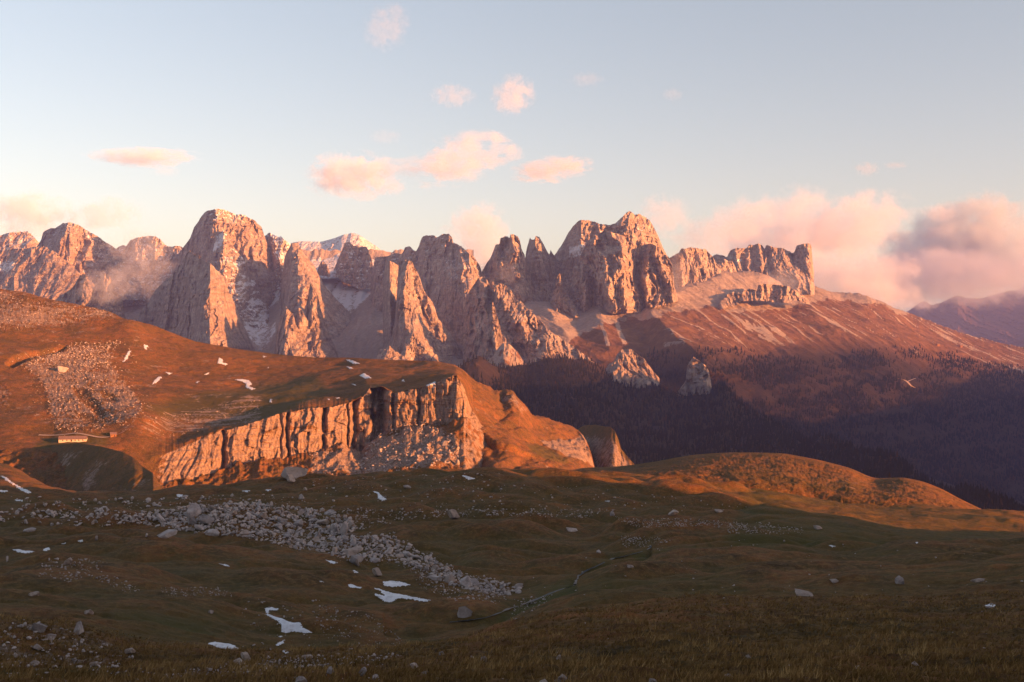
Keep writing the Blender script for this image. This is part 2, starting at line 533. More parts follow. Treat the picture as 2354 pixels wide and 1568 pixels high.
    massif('c2', [(320, 1060, 6000), (355, 760), (380, 560), (440, 445, 5650), (500, 440), (540, 520), (600, 590), (650, 650), (690, 740), (760, 850), (850, 950), (980, 1080, 5750)],
           [(320, 1350, 5300), (540, 1350, 5000), (980, 1350, 5250)], "dark buttress whose upper right edge carries a bright orange strip", seed=12.7, flute=20, snow=.2,
           ribs=[[(445, 448, 150, 260, 20), (490, 540, 150, 260, 80), (555, 660, 160, 260, 110), (610, 780, 160, 220, 120), (690, 960, 160, 200, 100), (760, 1150, 160, 200, 60)]])
    massif('c2', [(1150, 760, 5960), (1190, 568), (1285, 562), (1330, 545), (1345, 532), (1400, 535), (1420, 545), (1440, 520), (1455, 480), (1500, 468, 5700), (1535, 510), (1555, 520), (1580, 480), (1590, 440), (1610, 385), (1650, 368), (1720, 375), (1745, 390), (1790, 362), (1850, 355), (1880, 390), (1890, 440), (1960, 470), (2020, 530, 5220), (2080, 570), (2130, 650), (2150, 720), (2190, 760, 5200), (2230, 820), (2270, 890), (2330, 1000), (2440, 1180, 5300)],
           [(1150, 1540, 5400), (2020, 1540, 4750), (2440, 1540, 4850)], "massive dark domed peak with only its right edge catching the sun", seed=13.3, snow=.42, snowband=(640, 720), flute=26,
           ribs=[[(2020, 530, 220, 160, 30), (1960, 760, 220, 140, 80), (1990, 880, 200, 140, 100), (2010, 1000, 180, 130, 110), (2060, 1100, 160, 120, 100), (2040, 1330, 140, 120, 60)]])
    massif('c2', [(1260, 760, 5000), (1288, 592), (1320, 598, 4760), (1400, 640), (1410, 720), (1430, 1000, 4800)], [(1260, 1350, 4700), (1325, 1350, 4560), (1430, 1350, 4600)], "narrow flat topped tower with a lit right face beside the pinnacle", seed=14.2, flute=10, thick=150, jag=.8,
           ribs=[[(1322, 600, 60, 90, 30), (1325, 900, 60, 90, 60), (1330, 1290, 60, 90, 50)]])
    massif('c2', [(1190, 1480, 4720), (1280, 1320), (1360, 1180), (1385, 900), (1400, 640), (1415, 592), (1460, 588, 4480), (1490, 592), (1520, 610), (1540, 660), (1570, 700), (1600, 780), (1620, 850), (1660, 920), (1700, 960), (1730, 1040), (1750, 1110), (1800, 1180), (1850, 1230), (1900, 1310), (1950, 1380), (1985, 1450), (2040, 1530, 4500)],
           [(1190, 1600, 4400), (1460, 1600, 4020), (2040, 1600, 4300)], "slender orange rock pinnacle standing in front of the dark domed peak", seed=15.4, flute=22, wl_=70, thick=300,
           ribs=[[(1465, 590, 70, 90, 20), (1455, 800, 80, 90, 70), (1430, 940, 80, 90, 80), (1395, 1040, 60, 100, 80), (1390, 1190, 60, 120, 60)],
                 [(1565, 700, 50, 80, 20), (1620, 860, 70, 90, 60), (1700, 1050, 80, 100, 80), (1770, 1200, 90, 110, 80), (1860, 1340, 90, 90, 50)],
                 [(1500, 1150, 120, 110, 20), (1540, 1260, 130, 120, 70), (1650, 1400, 130, 110, 90), (1730, 1540, 120, 100, 60)]])
    massif('c2', [(540, 1200, 4700), (575, 1000), (600, 860), (608, 785, 4560), (640, 830), (665, 870), (685, 940), (700, 1020), (720, 1085), (750, 1180), (790, 1290), (820, 1340), (880, 1520, 4600)],
           [(540, 1560, 4350), (700, 1560, 4200), (880, 1560, 4300)], "tallest rear spire of the lit trio behind the grassy plateau", seed=16.6, flute=24, wl_=60, thick=250)
    massif('c2', [(430, 1330, 4520), (480, 1090), (510, 1015, 4410), (540, 1050), (590, 1140), (640, 1200), (680, 1300), (760, 1420), (820, 1520, 4440)],
           [(430, 1560, 4250), (820, 1560, 4180)], "middle slanting spire of the lit trio behind the grassy plateau", seed=17.1, flute=20, wl_=60, thick=180)
    massif('c2', [(262, 1510, 4440), (290, 1420), (310, 1250), (340, 1120), (350, 1075), (375, 1050), (388, 1000, 4330), (402, 1018), (420, 1040), (460, 1085), (480, 1170), (520, 1240), (600, 1350), (700, 1450), (780, 1530, 4350)],
           [(262, 1570, 4200), (780, 1570, 4080)], "front rounded spire of the lit trio behind the grassy plateau", seed=18.8, flute=20, wl_=60, thick=180)
    massif('c2', [(1180, 1530, 4050), (1230, 1400), (1290, 1385), (1320, 1360, 3980), (1360, 1400), (1440, 1450), (1520, 1530, 4020)], [(1180, 1600, 3950), (1520, 1600, 3900)], "small rocky point peeping over the plateau edge", seed=19.5, flute=10, wl_=50, thick=120)
    massif('c1', [(480, 960, 5000), (560, 900), (640, 850), (700, 760), (735, 700, 4880), (770, 740), (790, 800), (830, 850), (900, 780), (930, 720), (955, 710), (985, 740), (1000, 800), (1040, 880), (1090, 930), (1108, 1000), (1112, 1080), (1160, 1180, 4900)],
           [(480, 1250, 4800), (1160, 1250, 4700)], "orange rock towers wrapped in mist above the left hilltop", seed=20.7, flute=24, wl_=60, thick=250)
    # --- the towers and the main massif
    massif('c3', [(-60, 760, 5300), (60, 560), (100, 455), (135, 452), (142, 400), (180, 382), (215, 385), (225, 405), (232, 370, 5180), (262, 365), (300, 385), (318, 420), (335, 500), (360, 540), (368, 600), (380, 660), (400, 720), (420, 800), (450, 860), (480, 915), (520, 980), (620, 1090, 5150)],
           [(-60, 1100, 5000), (620, 1100, 4900)], "left of the twin rock towers, its foot spreading to a ridge", seed=21.3, flute=34, wl_=80, thick=250)
    massif('c3', [(325, 700, 5560), (370, 560), (376, 500), (400, 420), (408, 388), (416, 408), (430, 410), (450, 412, 5380), (457, 382), (492, 382), (510, 420), (540, 470), (570, 530), (585, 545), (587, 502), (600, 515), (612, 540), (630, 560), (660, 600), (760, 760, 5450)],
           [(325, 1000, 5400), (450, 1000, 5150), (760, 1000, 5200)], "right of the twin rock towers with a dark left face and split top", seed=22.9, flute=24, wl_=75, thick=200,
           ribs=[[(455, 400, 60, 120, 40), (490, 600, 100, 120, 80), (520, 720, 100, 100, 50)]])
    massif('c3', [(540, 660, 5640), (625, 555, 5580), (680, 480), (740, 370), (800, 280), (840, 250), (870, 238, 5230), (930, 235), (980, 250), (1030, 272), (1110, 276), (1165, 275), (1210, 230), (1240, 200), (1260, 180), (1305, 155, 5230), (1335, 172), (1345, 188), (1390, 178), (1440, 210), (1480, 240), (1510, 290), (1550, 360, 5280), (1600, 480), (1660, 600), (1740, 720, 5400)],
           [(540, 960, 5400), (870, 960, 5060), (1740, 960, 5100)], "great twin summit massif right of the towers with a saddle between", seed=23.1, flute=22, snow=.42, snowband=(590, 640), thick=600,
           ribs=[[(1305, 160, 160, 120, 20), (1320, 260, 160, 130, 50), (1400, 420, 160, 130, 60)]],
           snowpoly=[([(760, 470), (900, 440), (900, 560), (760, 580)], .6)])
    massif('c3', [(690, 980, 5120), (760, 780), (820, 620), (890, 490), (950, 390), (1050, 345), (1090, 318), (1140, 345), (1200, 360), (1250, 340, 4960), (1300, 375), (1340, 360), (1385, 380), (1415, 450), (1500, 450), (1560, 480), (1610, 540), (1650, 570), (1680, 640), (1690, 800), (1740, 960, 5010)],
           [(690, 1070, 5000), (830, 1080), (1010, 1030), (1150, 1075), (1250, 1070, 4850), (1420, 1065), (1500, 1030), (1740, 960, 4930)], "great fluted rock wall under the twin summits", seed=24.6, flute=64, wl_=120, rough=20, thick=300,
           ribs=[[(1240, 350, 160, 90, 20), (1225, 600, 200, 100, 70), (1230, 800, 200, 110, 80), (1260, 1000, 160, 110, 60)],
                 [(1410, 420, 60, 60, 10), (1415, 600, 70, 70, 35), (1440, 900, 70, 70, 35)],
                 [(1020, 520, 110, 60, 20), (1060, 700, 120, 70, 50), (1110, 880, 110, 80, 60), (1130, 1020, 90, 70, 40)],
                 [(885, 640, 70, 50, 20), (880, 800, 90, 60, 70), (900, 1000, 90, 60, 60)]])
    massif('c3', [(570, 1060, 4980), (620, 860), (640, 800), (655, 740), (675, 708, 4900), (690, 760), (705, 830), (730, 880), (790, 960), (860, 1090, 4940)],
           [(570, 1110, 4900), (860, 1110, 4820)], "pointed buttress at the left foot of the great wall", seed=25.2, flute=24, wl_=60, thick=150)
    massif('c3', [(1530, 700, 5440), (1570, 610), (1630, 585), (1690, 556), (1740, 530), (1765, 490), (1785, 492), (1850, 480), (1920, 490), (1980, 500), (2000, 520), (2040, 560), (2080, 620), (2110, 660), (2130, 720), (2220, 860, 5480)],
           [(1530, 960, 5160), (2220, 960, 5200)], "jagged lit wall right of the great massif", seed=26.4, flute=26, wl_=70, thick=300)
    massif('c3', [(2050, 700, 5620), (2100, 590), (2140, 580), (2180, 600), (2220, 600), (2250, 660), (2270, 740), (2360, 860, 5620)], [(2050, 880, 5450), (2360, 880, 5450)], "small lit crag between the jagged wall and the long crest", seed=27.3, flute=20, wl_=60, thick=150)
    massif('c4', [(-170, 580, 5980), (-122, 500), (-78, 480), (-30, 490), (0, 505), (30, 450), (90, 430), (160, 430), (180, 400), (220, 405), (255, 392), (285, 410), (300, 440), (315, 405), (360, 415), (400, 430), (440, 430), (480, 450), (530, 470), (545, 445), (600, 470), (640, 480), (665, 520), (672, 620), (700, 740, 5900)],
           [(-170, 800, 5600), (700, 800, 5550)], "long notched crest ending in a blunt tower at the cloud", seed=28.1, flute=38, wl_=90, thick=300,
           snowpoly=[([(70, 520), (130, 510), (120, 540), (70, 545)], .9), ([(100, 620), (130, 600), (125, 650), (100, 650)], .7)])
    massif('c4', [(524, 560, 5880), (536, 470), (548, 425), (565, 406), (600, 397), (655, 393, 5850), (672, 410), (678, 500), (690, 620, 5880)], [(524, 700, 5700), (690, 700, 5680)], "blunt dark tower at the right end of the long crest", seed=29.6, flute=18, wl_=60, thick=120)
    massif('c4', [(-330, 1010, 4960), (-120, 950), (0, 800), (60, 775), (100, 780), (150, 760), (190, 750), (240, 770), (250, 720), (300, 712), (420, 722), (500, 735), (540, 760), (600, 800), (660, 850, 5220)],
           [(-330, 1030, 4900), (0, 900), (60, 890), (150, 850), (250, 845), (430, 865), (550, 845), (660, 880, 5150)], "low cliff band of square rock pillars on the upper slope", seed=30.3, flute=34, wl_=75, thick=60, jag=1.5, back=.25)
    # --- front ridge below the towers
    massif('c3', [(-190, 960, 4660), (-60, 760), (0, 735), (20, 765), (60, 840), (90, 882), (105, 820), (140, 800), (160, 805), (200, 830), (240, 870), (290, 950), (330, 965), (370, 1010), (450, 1090), (530, 1160), (560, 1205, 4270), (640, 1260), (720, 1320), (800, 1370), (870, 1420), (940, 1470), (1020, 1560, 4150)],
           [(-190, 1560, 4250), (560, 1600, 3960), (1020, 1620, 3920)], "dark saw toothed ridge below the towers with lit lower teeth", seed=31.9, flute=40, wl_=90, rough=22, thick=250,
           ribs=[[(105, 830, 80, 70, 20), (200, 1000, 120, 90, 70), (280, 1150, 120, 90, 70)], [(330, 1040, 80, 70, 20), (330, 1160, 90, 90, 60), (420, 1330, 90, 90, 50)],
                 [(560, 1220, 80, 90, 30), (590, 1380, 90, 100, 60)]])
    massif('c3', [(-80, 1500, 4200), (20, 1180), (60, 1050), (76, 960, 4130), (100, 1040), (140, 1180), (170, 1330), (220, 1440, 4160)], [(-80, 1560, 4100), (220, 1560, 4000)], "narrow dark spire in front of the saw toothed ridge", seed=32.2, flute=20, wl_=60, thick=120)
    massif('c3', [(-60, 1560, 4000), (80, 1450), (150, 1350), (178, 1335, 3960), (230, 1350), (300, 1420), (350, 1500), (420, 1580, 4000)], [(-60, 1640, 3860), (180, 1640, 3760), (420, 1640, 3880)], "pale scree cone at the foot of the dark spire", seed=33.4, flute=9, rough=4, wl_=26, jag=.3, thick=100, grassamt=.42,
           scree=[([(-100, 1200), (500, 1200), (500, 1700), (-100, 1700)], .7)])
    # --- rocks at the upper edge of the forest
    massif('m3', [(1450, 640, 3880), (1500, 540), (1540, 500), (1590, 490), (1640, 500), (1680, 540), (1740, 580), (1800, 660), (1830, 700), (1880, 760, 3860)], [(1450, 840, 3780), (1880, 840, 3720)], "bright orange crag at the upper edge of the forest", seed=34.8, grassamt=.33, flute=26, wl_=70, thick=100)
    massif('m3', [(1340, 860, 3820), (1390, 680), (1430, 620), (1480, 605), (1560, 660), (1640, 720), (1800, 785, 3700)], [(1340, 900, 3760), (1480, 900, 3660), (1800, 880, 3660)], "pale scree apron below the bright orange crag", seed=35.5, flute=17, rough=9, wl_=40, jag=.5, thick=80, grassamt=.3,
           scree=[([(1300, 500), (1900, 500), (1900, 1000), (1300, 1000)], .6)])
    massif('m3', [(2020, 900, 3800), (2110, 780), (2125, 640), (2180, 560, 3660), (2240, 600), (2290, 640), (2320, 690), (2335, 760), (2350, 880, 3660)], [(2020, 960, 3700), (2350, 960, 3560)], "half lit cliff nose where the shadowed slope meets the forest", seed=36.7, grassamt=.38, flute=26, wl_=60, thick=100)
    # --- far right range
    massif('c4', [(1150, 1060, 15500), (1300, 1000), (1450, 920), (1530, 860), (1570, 850), (1620, 880), (1700, 862), (1830, 800), (1900, 825), (2000, 830), (2080, 810), (2150, 790), (2220, 770), (2290, 765), (2354, 735), (2600, 650), (2900, 700, 15500)],
           [(1150, 1350, 12000), (2900, 1350, 11500)], "hazy violet range far beyond the valley at the right edge", seed=37.9, flute=120, wl_=500, rough=60, jag=1.2, thick=2500, dx=3, dy=3, grassamt=.75, wood=.55)


def build_bowl():
    L = [[(p, 560 + 0 * p, 6900) for p in (-200, 1150)], [(-200, 600, 6700), (1150, 600, 6700)], [(-200, 655, 6200), (1150, 655, 6200)],
         [(-200, 715, 5700), (600, 722), (1150, 735, 5600)], [(-200, 770, 5200), (1150, 775, 5100)], [(-200, 850, 4500), (1150, 850, 4400)], [(-200, 950, 3600), (1150, 950, 3500)]]
    PX, PY, DD, SEG = loft(L, -200, 1090, 2.4, [10, 24, 24, 24, 26, 16], seed=40)
    DD = blur(DD, 6, 0)
    X = (PX - CX) / F * DD
    bx = 785 + 40 * np.sin(DD / 500.0)
    up1 = (np.clip(np.abs(PX - bx) - 10, 0, np.where(PX > bx, 95, 150)) / 150) ** 1.4 * 150
    up2 = (np.clip(np.abs(PX - 592), 0, 60) / 60) ** 1.4 * 90
    bow = -np.minimum(up1, np.where(PX < 690, up2, 1e9)) * sstep(6700, 5900, DD) * sstep(520, 560, PX) + 120 * (1 - sstep(520, 560, PX))
    zz = (CY - PY) / F * DD - bow * 1.0 - 40
    st = fbm(X / 40, DD / 420, 3.3, 3)
    zz = zz + st * 24 + fbm(X / 90, DD / 90, 1.2, 5) * 18
    V = np.stack([X, DD, zz], -1)
    sn = np.zeros_like(PX)
    for poly, a in (([(60, 520), (700, 520), (800, 620), (860, 640), (900, 760), (1060, 800), (1180, 740), (1290, 800), (1280, 860), (1100, 980), (960, 1060), (760, 880), (680, 740)], .78),
                    ([(0, 1050), (300, 1150), (300, 1330), (150, 1350), (0, 1200)], .5), ([(130, 780), (350, 850), (330, 1050), (220, 1000)], .6)):
        sn = np.maximum(sn, a * blur(inside(PX, PY, cv('c2', poly)).astype(float), 3, 0))
    sn = np.clip(sn * (1.08 + 1.1 * st) , 0, 1)
    mesh_from_grid("mountain", V, M_MTN, {"snow": sn, "scree": 1.0, "grass": 0.0}, smooth=True, kind="structure", label="shaded scree bowl streaked with snow between the left peaks", category="mountain slope")


def build_right_slope():
    top = [(1150, 700, 5000), (1265, 702, 5000), (1326, 715), (1373, 702), (1409, 715), (1478, 712), (1500, 702, 4950), (1545, 669), (1600, 650, 5250), (1660, 628), (1757, 630, 5650), (1810, 646), (1844, 660), (1900, 675, 5900), (1993, 686), (2077, 721), (2135, 745, 6050), (2193, 766), (2251, 782), (2354, 803, 6400), (2500, 820), (2800, 850, 7000)]
    back = [(p[0], p[1] + 60, (p[2] if len(p) > 2 else 0)) for p in fillD(top)]
    back = [(a, b, d + 900) for a, b, d in back]
    m1 = [(1150, 760, 4650), (1265, 770, 4600), (1400, 775), (1500, 775, 4550), (1660, 735, 4850), (1800, 745, 4950), (1900, 760), (2000, 790, 5050), (2200, 840, 5300), (2354, 860, 5500), (2800, 900, 6000)]
    m2 = [(1150, 850, 4100), (1500, 890, 4020), (1660, 870, 4150), (1800, 880, 4250), (2000, 905, 4350), (2354, 960, 4600), (2800, 1000, 5000)]
    m3 = [(1150, 1000, 3300), (1500, 1060, 3350), (1800, 1070, 3500), (2000, 1095, 3600), (2354, 1170, 3750), (2800, 1220, 3900)]
    m4 = [(1150, 1100, 2900), (1800, 1250, 2800), (2354, 1350, 2900), (2800, 1400, 3000)]
    PX, PY, DD, SEG = loft([back, top, m1, m2, m3, m4], 1150, 2800, 2.2, [8, 60, 64, 80, 12], smooth=[0, 0, 1, 1, 1, 1], jag={1: (1.5, 14.0)}, seed=41)
    DD = blur(DD, 4, 0)
    X = (PX - CX) / F * DD
    f = SEG >= 1
    k3, k4, km = cscale('c3'), cscale('c4'), cscale('m3')

    def sp(key, r):
        s = cscale(key)
        return spur(PX, PY, [(p[0], p[1], a[2] * s, a[3] * s, a[4]) for p, a in zip(cv(key, [(q[0], q[1]) for q in r]), r)])
    rel = sp('c3', [(1440, 1030, 30, 500, 20), (1510, 1130, 110, 600, 120), (1640, 1240, 210, 650, 190), (1800, 1380, 340, 600, 260), (1950, 1500, 430, 500, 240), (2010, 1650, 430, 400, 160)])
    rel = rel + sp('c3', [(1015, 985, 60, 90, 10), (1040, 1100, 160, 180, 70), (1080, 1250, 260, 260, 90), (1120, 1420, 300, 300, 60)])
    rel = rel + sp('c3', [(480, 920, 80, 120, 10), (540, 1000, 160, 180, 70), (640, 1180, 200, 170, 70), (760, 1340, 160, 100, 30)])
    rel = rel + sp('c4', [(620, 820, 60, 300, 10), (655, 900, 130, 330, 90), (690, 980, 170, 330, 110), (840, 1040, 220, 330, 110), (1000, 1130, 260, 330, 120), (1200, 1250, 320, 330, 130), (1330, 1500, 330, 330, 110)])
    rel = rel + sp('c4', [(1160, 900, 300, 300, 10), (1330, 1080, 380, 350, 70), (1500, 1160, 420, 350, 100), (1800, 1240, 420, 350, 110), (2200, 1420, 420, 350, 100)])
    zz = (CY - PY) / F * (DD - rel)
    DD = DD - rel
    X = (PX - CX) / F * DD
    # debris chutes run down to the right
    u = X * .80 + DD * .42
    v = X * .5 - DD * .75
    chute = ridged(u / 75 + fbm(X / 300, DD / 300, 4.4, 3) * .8, v / 1100, 2.2, 4, .6)
    rb = ridged(u / 300 + fbm(X / 500, DD / 500, 1.4, 2), v / 2600, 6.2, 2)
    zz = zz + f * (fbm(X / 170, DD / 170, 5.1, 5) * 17 + chute * 13 + rb * 16)
    V = np.stack([X, DD, zz], -1)
    ov = fbm(PX / 60, PY / 40, 9.1, 4)
    # bare scree high up and below the walls, grass lower, chutes of pale debris between
    line = np.interp(PX, [1150, 1300, 1400, 1500, 1600, 1700, 1800, 1900, 2000, 2100, 2354, 2800], [830, 800, 745, 735, 712, 722, 712, 700, 700, 730, 800, 830]) + ov * 26
    sc = 1 - sstep(-14, 16, PY - line)
    streak = .95 * sstep(.60, .80, chute + .12 * ov + .1 * fbm(X / 25, DD / 200, 3.3, 3)) * (1 - sstep(40, 130, PY - line)) * sstep(1480, 1560, PX)
    sc = np.clip(np.maximum(sc, streak), 0, 1)
    for poly in ([(400, 960), (480, 925), (600, 960), (700, 1090), (750, 1300), (640, 1250), (530, 1150), (450, 1060)], [(1000, 990), (1030, 1000), (1060, 1200), (1130, 1400), (1090, 1390), (1040, 1220)],
                 [(1140, 1080), (1180, 1090), (1230, 1260), (1280, 1390), (1240, 1400), (1190, 1260)], [(800, 1060), (1000, 990), (1000, 1060), (900, 1120), (860, 1300), (780, 1330)]):
        sc = np.maximum(sc, .95 * blur(inside(PX, PY, cv('c3', poly)).astype(float), 1, 0))
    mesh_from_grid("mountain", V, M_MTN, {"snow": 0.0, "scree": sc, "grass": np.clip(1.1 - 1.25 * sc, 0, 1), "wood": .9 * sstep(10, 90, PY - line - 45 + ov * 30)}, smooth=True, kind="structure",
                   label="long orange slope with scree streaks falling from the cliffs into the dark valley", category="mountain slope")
    return PX, PY, V


def build_forest_slope():
    top = cv('m3', [(40, 730, 3300), (60, 715), (130, 640), (260, 560), (360, 610), (500, 650), (700, 640, 3700), (860, 575), (1000, 560), (1250, 600), (1400, 690, 3760), (1600, 790), (1780, 800, 3750), (2050, 890), (2330, 860, 3650)]) + \
        cv('d4', [(0, 280), (60, 400), (200, 520, 3300), (400, 600), (570, 710), (620, 740, 2900), (740, 720), (900, 750), (1000, 800), (1200, 860, 2500), (1400, 950), (1550, 1060), (1800, 1180, 2200), (1900, 1120, 2100), (2000, 1130), (2200, 1230), (2354, 1300, 1900), (2900, 1500, 1700)])
    top = fillD(top)
    back = [(a, b + 90, d + 500) for a, b, d in top]
    bot = [(1040, 1010, 2600), (1300, 1020, 2400), (1480, 1085, 2200), (1700, 1090, 2100), (2000, 1150, 1900), (2200, 1190, 1600), (2354, 1230, 1500), (2520, 1290, 1300)]
    low = [(a, b + 120, d - 500) for a, b, d in bot]
    PX, PY, DD, SEG = loft([back, top, bot, low], 1042, 2500, 2.6, [8, 80, 10], smooth=[0, 0, 1, 1], jag={1: (2.0, 12.0)}, seed=43)
    X = (PX - CX) / F * DD
    zz = (CY - PY) / F * DD + (SEG >= 1) * fbm(X / 120, DD / 200, 4.4, 5) * 22
    V = np.stack([X, DD, zz], -1)
    rk = sstep(.25, .5, fbm(X / 60, zz / 60, 6.6, 4)) * (1 - sstep(880, 960, PY)) * .6
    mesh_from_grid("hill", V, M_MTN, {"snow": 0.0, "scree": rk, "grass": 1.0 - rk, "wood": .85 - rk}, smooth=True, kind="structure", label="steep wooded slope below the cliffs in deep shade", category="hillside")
    return PX, PY, V

# ------------------------------------------------------------------ middle distance: plateau with cliff, knolls, hump
GRIDS = {}


def surf_normals(V):
    gz, gx = np.gradient(V, axis=0), np.gradient(V, axis=1)
    N = np.cross(gz, gx)
    N /= np.linalg.norm(N, axis=-1, keepdims=True) + 1e-9
    return np.where(N[..., 2:3] < 0, -N, N)


def polymask(PX, PY, key, poly, soft=2):
    return blur(blur(inside(PX, PY, cv(key, poly)).astype(float), soft, 0), soft, 1)


def build_plateau():
    sky_ = [(-350, 630, 1800), (0, 665, 1760), (60, 672), (100, 685), (200, 705), (250, 716), (285, 733, 1700), (360, 752), (450, 785), (550, 803), (640, 815, 1640), (720, 822), (800, 822), (850, 825), (920, 828), (1000, 830), (1045, 838, 1500), (1064, 851), (1100, 895, 1600), (1140, 930, 1750)]
    back = [(a, b + 70, d + 350) for a, b, d in fillD(sky_)]
    m1 = [(-350, 700, 1640), (0, 740, 1600), (140, 745), (285, 738, 1660), (360, 775), (500, 815, 1600), (700, 838, 1580), (900, 845), (1045, 848, 1450), (1070, 860, 1450), (1100, 905, 1580), (1140, 945, 1720)]
    m2 = [(-350, 800, 1450), (0, 830, 1430), (200, 860, 1420), (330, 905, 1380), (450, 890, 1440), (600, 880, 1470), (750, 868), (850, 860, 1430), (1000, 855, 1380), (1045, 856, 1360), (1070, 870, 1380), (1100, 915, 1540), (1140, 955, 1700)]
    m3 = [(-350, 930, 1270), (0, 940, 1250), (200, 955, 1230), (320, 960, 1200), (400, 975, 1240), (500, 960, 1270), (650, 930, 1310), (800, 905, 1330), (850, 882, 1340), (920, 885), (1000, 872, 1310), (1050, 858, 1290), (1070, 875, 1330), (1100, 920, 1500), (1140, 960, 1680)]
    rim = [(-350, 1000, 1160), (0, 1002, 1150), (120, 1012), (220, 1008, 1150), (300, 1040), (335, 1060, 1115), (420, 1030, 1150), (500, 995, 1180), (560, 978), (600, 965), (640, 952), (700, 940, 1240), (760, 935), (800, 926), (835, 912), (850, 892, 1295), (878, 888), (905, 904, 1275), (950, 895), (1000, 882, 1270), (1020, 868), (1050, 862, 1258), (1066, 890, 1262), (1082, 935, 1272), (1105, 975, 1275), (1140, 1000, 1300)]
    foot = [(-350, 1030, 1120), (0, 1035, 1110), (220, 1060, 1085), (300, 1105, 1075), (370, 1120, 1085), (500, 1093, 1145), (570, 1062, 1172), (650, 1052, 1200), (750, 1038, 1222), (790, 1022), (830, 1036, 1262), (870, 1012, 1262), (905, 995), (950, 978, 1262), (1020, 978, 1255), (1050, 965, 1245), (1066, 958, 1248), (1082, 966, 1258), (1105, 990, 1262), (1140, 1012, 1290)]
    base = [(-350, 1110, 1010), (0, 1110, 1000), (220, 1140, 960), (370, 1150, 1030), (500, 1140, 1070), (700, 1125, 1090), (850, 1110, 1110), (1000, 1100, 1110), (1050, 1096, 1130), (1068, 1094, 1138), (1085, 1092, 1150), (1105, 1090, 1168), (1140, 1090, 1215)]
    low = [(a, b + 130, d - 120) for a, b, d in base]
    PX, PY, DD, SEG = loft([back, sky_, m1, m2, m3, rim, foot, base, low], -350, 1140, 1.4, [6, 26, 60, 60, 36, 110, 70, 6],
                           smooth=[0, 0, 1, 1, 1, 0, 0, 1, 1], jag={1: (.8, 20.0), 5: (5.0, 16.0, 330), 6: (17.0, 34.0, 330)}, seed=51)
    isw = (SEG >= 5) & (SEG < 6)                     # the rock wall
    wall = sstep(4.93, 5.02, SEG) * (1 - sstep(5.95, 6.08, SEG)) * sstep(330, 400, PX)
    tal = sstep(5.95, 6.05, SEG)
    X = (PX - CX) / F * DD
    Z = (CY - PY) / F * DD
    # broken wall: buttresses, clefts and ledges
    wv = fbm(X / 40, Z / 40, 2.2, 3)
    fl = 0.0
    for k_, (w_, r_, a_) in enumerate(((60, 4, .9), (26, 3.5, .55), (10, 3.2, .5), (4.5, 3, .3))):
        qn = perlin(X / w_ + wv * .6 + 7.7 * k_, Z / (w_ * r_) + wv * .4, 1.3 + k_ + DD / 90)
        fl = fl + a_ * (np.clip(1 - np.abs(qn) * 1.9, 0, 1) ** 1.3 - .45)
    fl2 = fbm(X / 6, Z / 9, 3.1, 5, .6)
    shelf = -np.exp(-((SEG - 5.42 - .3 * fbm(X / 75, 7.7, 2.2, 3)) / .05) ** 2) * sstep(-.05, .15, fbm(X / 45, 1.7, 6.2, 2))
    ledge = fbm(X / 90 + wv * .3, Z / 4.2, 5.5, 3)
    cleft = 0
    for x_, w_, a_ in ((876, 17, 32), (858, 6, 16), (814, 8, 18), (744, 7, 16), (660, 5, 12), (645, 4, 6), (513, 9, 16), (905, 5, 9), (962, 4, 6), (800, 3, 8)):
        cleft = cleft + a_ * np.exp(-((PX - x_ - 8 * fbm(Z / 22, x_, 1, 3)) / (w_ * (.75 + .5 * fbm(Z / 12, x_ + 3, 2, 2)))) ** 2)
    DD = DD - wall * (fl * 3.2 + fl2 * 2.0 + ledge * 3.2 + shelf * -3.6 + blocks(X / 19 + wv * 1.7, Z / 45 + wv * .8, 7) * (5.0 + 9 * np.clip(fbm(X / 70, 3.3, 1.1, 2), -.4, .5)) + blocks(X / 7.5 + wv, Z / 26 + wv * .8, 3) * 5.0 + blocks(X / 3.2 + wv * 1.5, Z / 9 + wv * 1.5, 9) * 2.6) + wall * cleft
    # gentle relief of the grassland
    gsm = 1 - np.maximum(wall, 0)
    X = (PX - CX) / F * DD
    Z = (CY - PY) / F * DD
    Z = Z + gsm * (SEG > 1) * (fbm(X / 170, DD / 110, .7, 3) * 9 + fbm(X / 45, DD / 30, 1.9, 4) * 2.6 + fbm(X / 11, DD / 9, 6.9, 3) * .8) * np.where(SEG < 1.15, .35, 1)
    # stony slope: blocks
    scree = np.maximum.reduce([polymask(PX, PY, 'd1', [(700, 0), (1030, 0), (1000, 100), (1050, 220), (1150, 350), (1250, 470), (1310, 590), (1180, 690), (1000, 740), (850, 760), (760, 790), (480, 760), (420, 600), (430, 480), (320, 260), (150, 190), (280, 90), (600, 40)], 3),
                               polymask(PX, PY, 'c1', [(640, 1330), (1100, 1300), (1040, 1400), (980, 1549), (300, 1549), (250, 1500)], 3) * .9,
                               polymask(PX, PY, 'c1', [(-800, 850), (0, 860), (300, 950), (800, 1010), (1060, 1080), (1050, 1130), (600, 1165), (160, 1230), (-800, 1250)], 3) * 1.0,
                               polymask(PX, PY, 'd1', [(-900, 300), (40, 340), (110, 400), (90, 520), (0, 610), (-900, 700)], 3) * .8])
    holes = np.maximum.reduce([polymask(PX, PY, 'd1', [(650, 380), (760, 400), (900, 560), (960, 640), (860, 620), (700, 480)], 2), polymask(PX, PY, 'd1', [(700, 620), (880, 660), (860, 690), (720, 650)], 2),
                               polymask(PX, PY, 'd1', [(900, 420), (1020, 460), (1060, 520), (940, 480)], 2)])
    blk = np.abs(fbm(X / 5.5, DD / 5.5, 8.8, 3)) * 3.2
    Z = Z + scree * blk - holes * 2.5
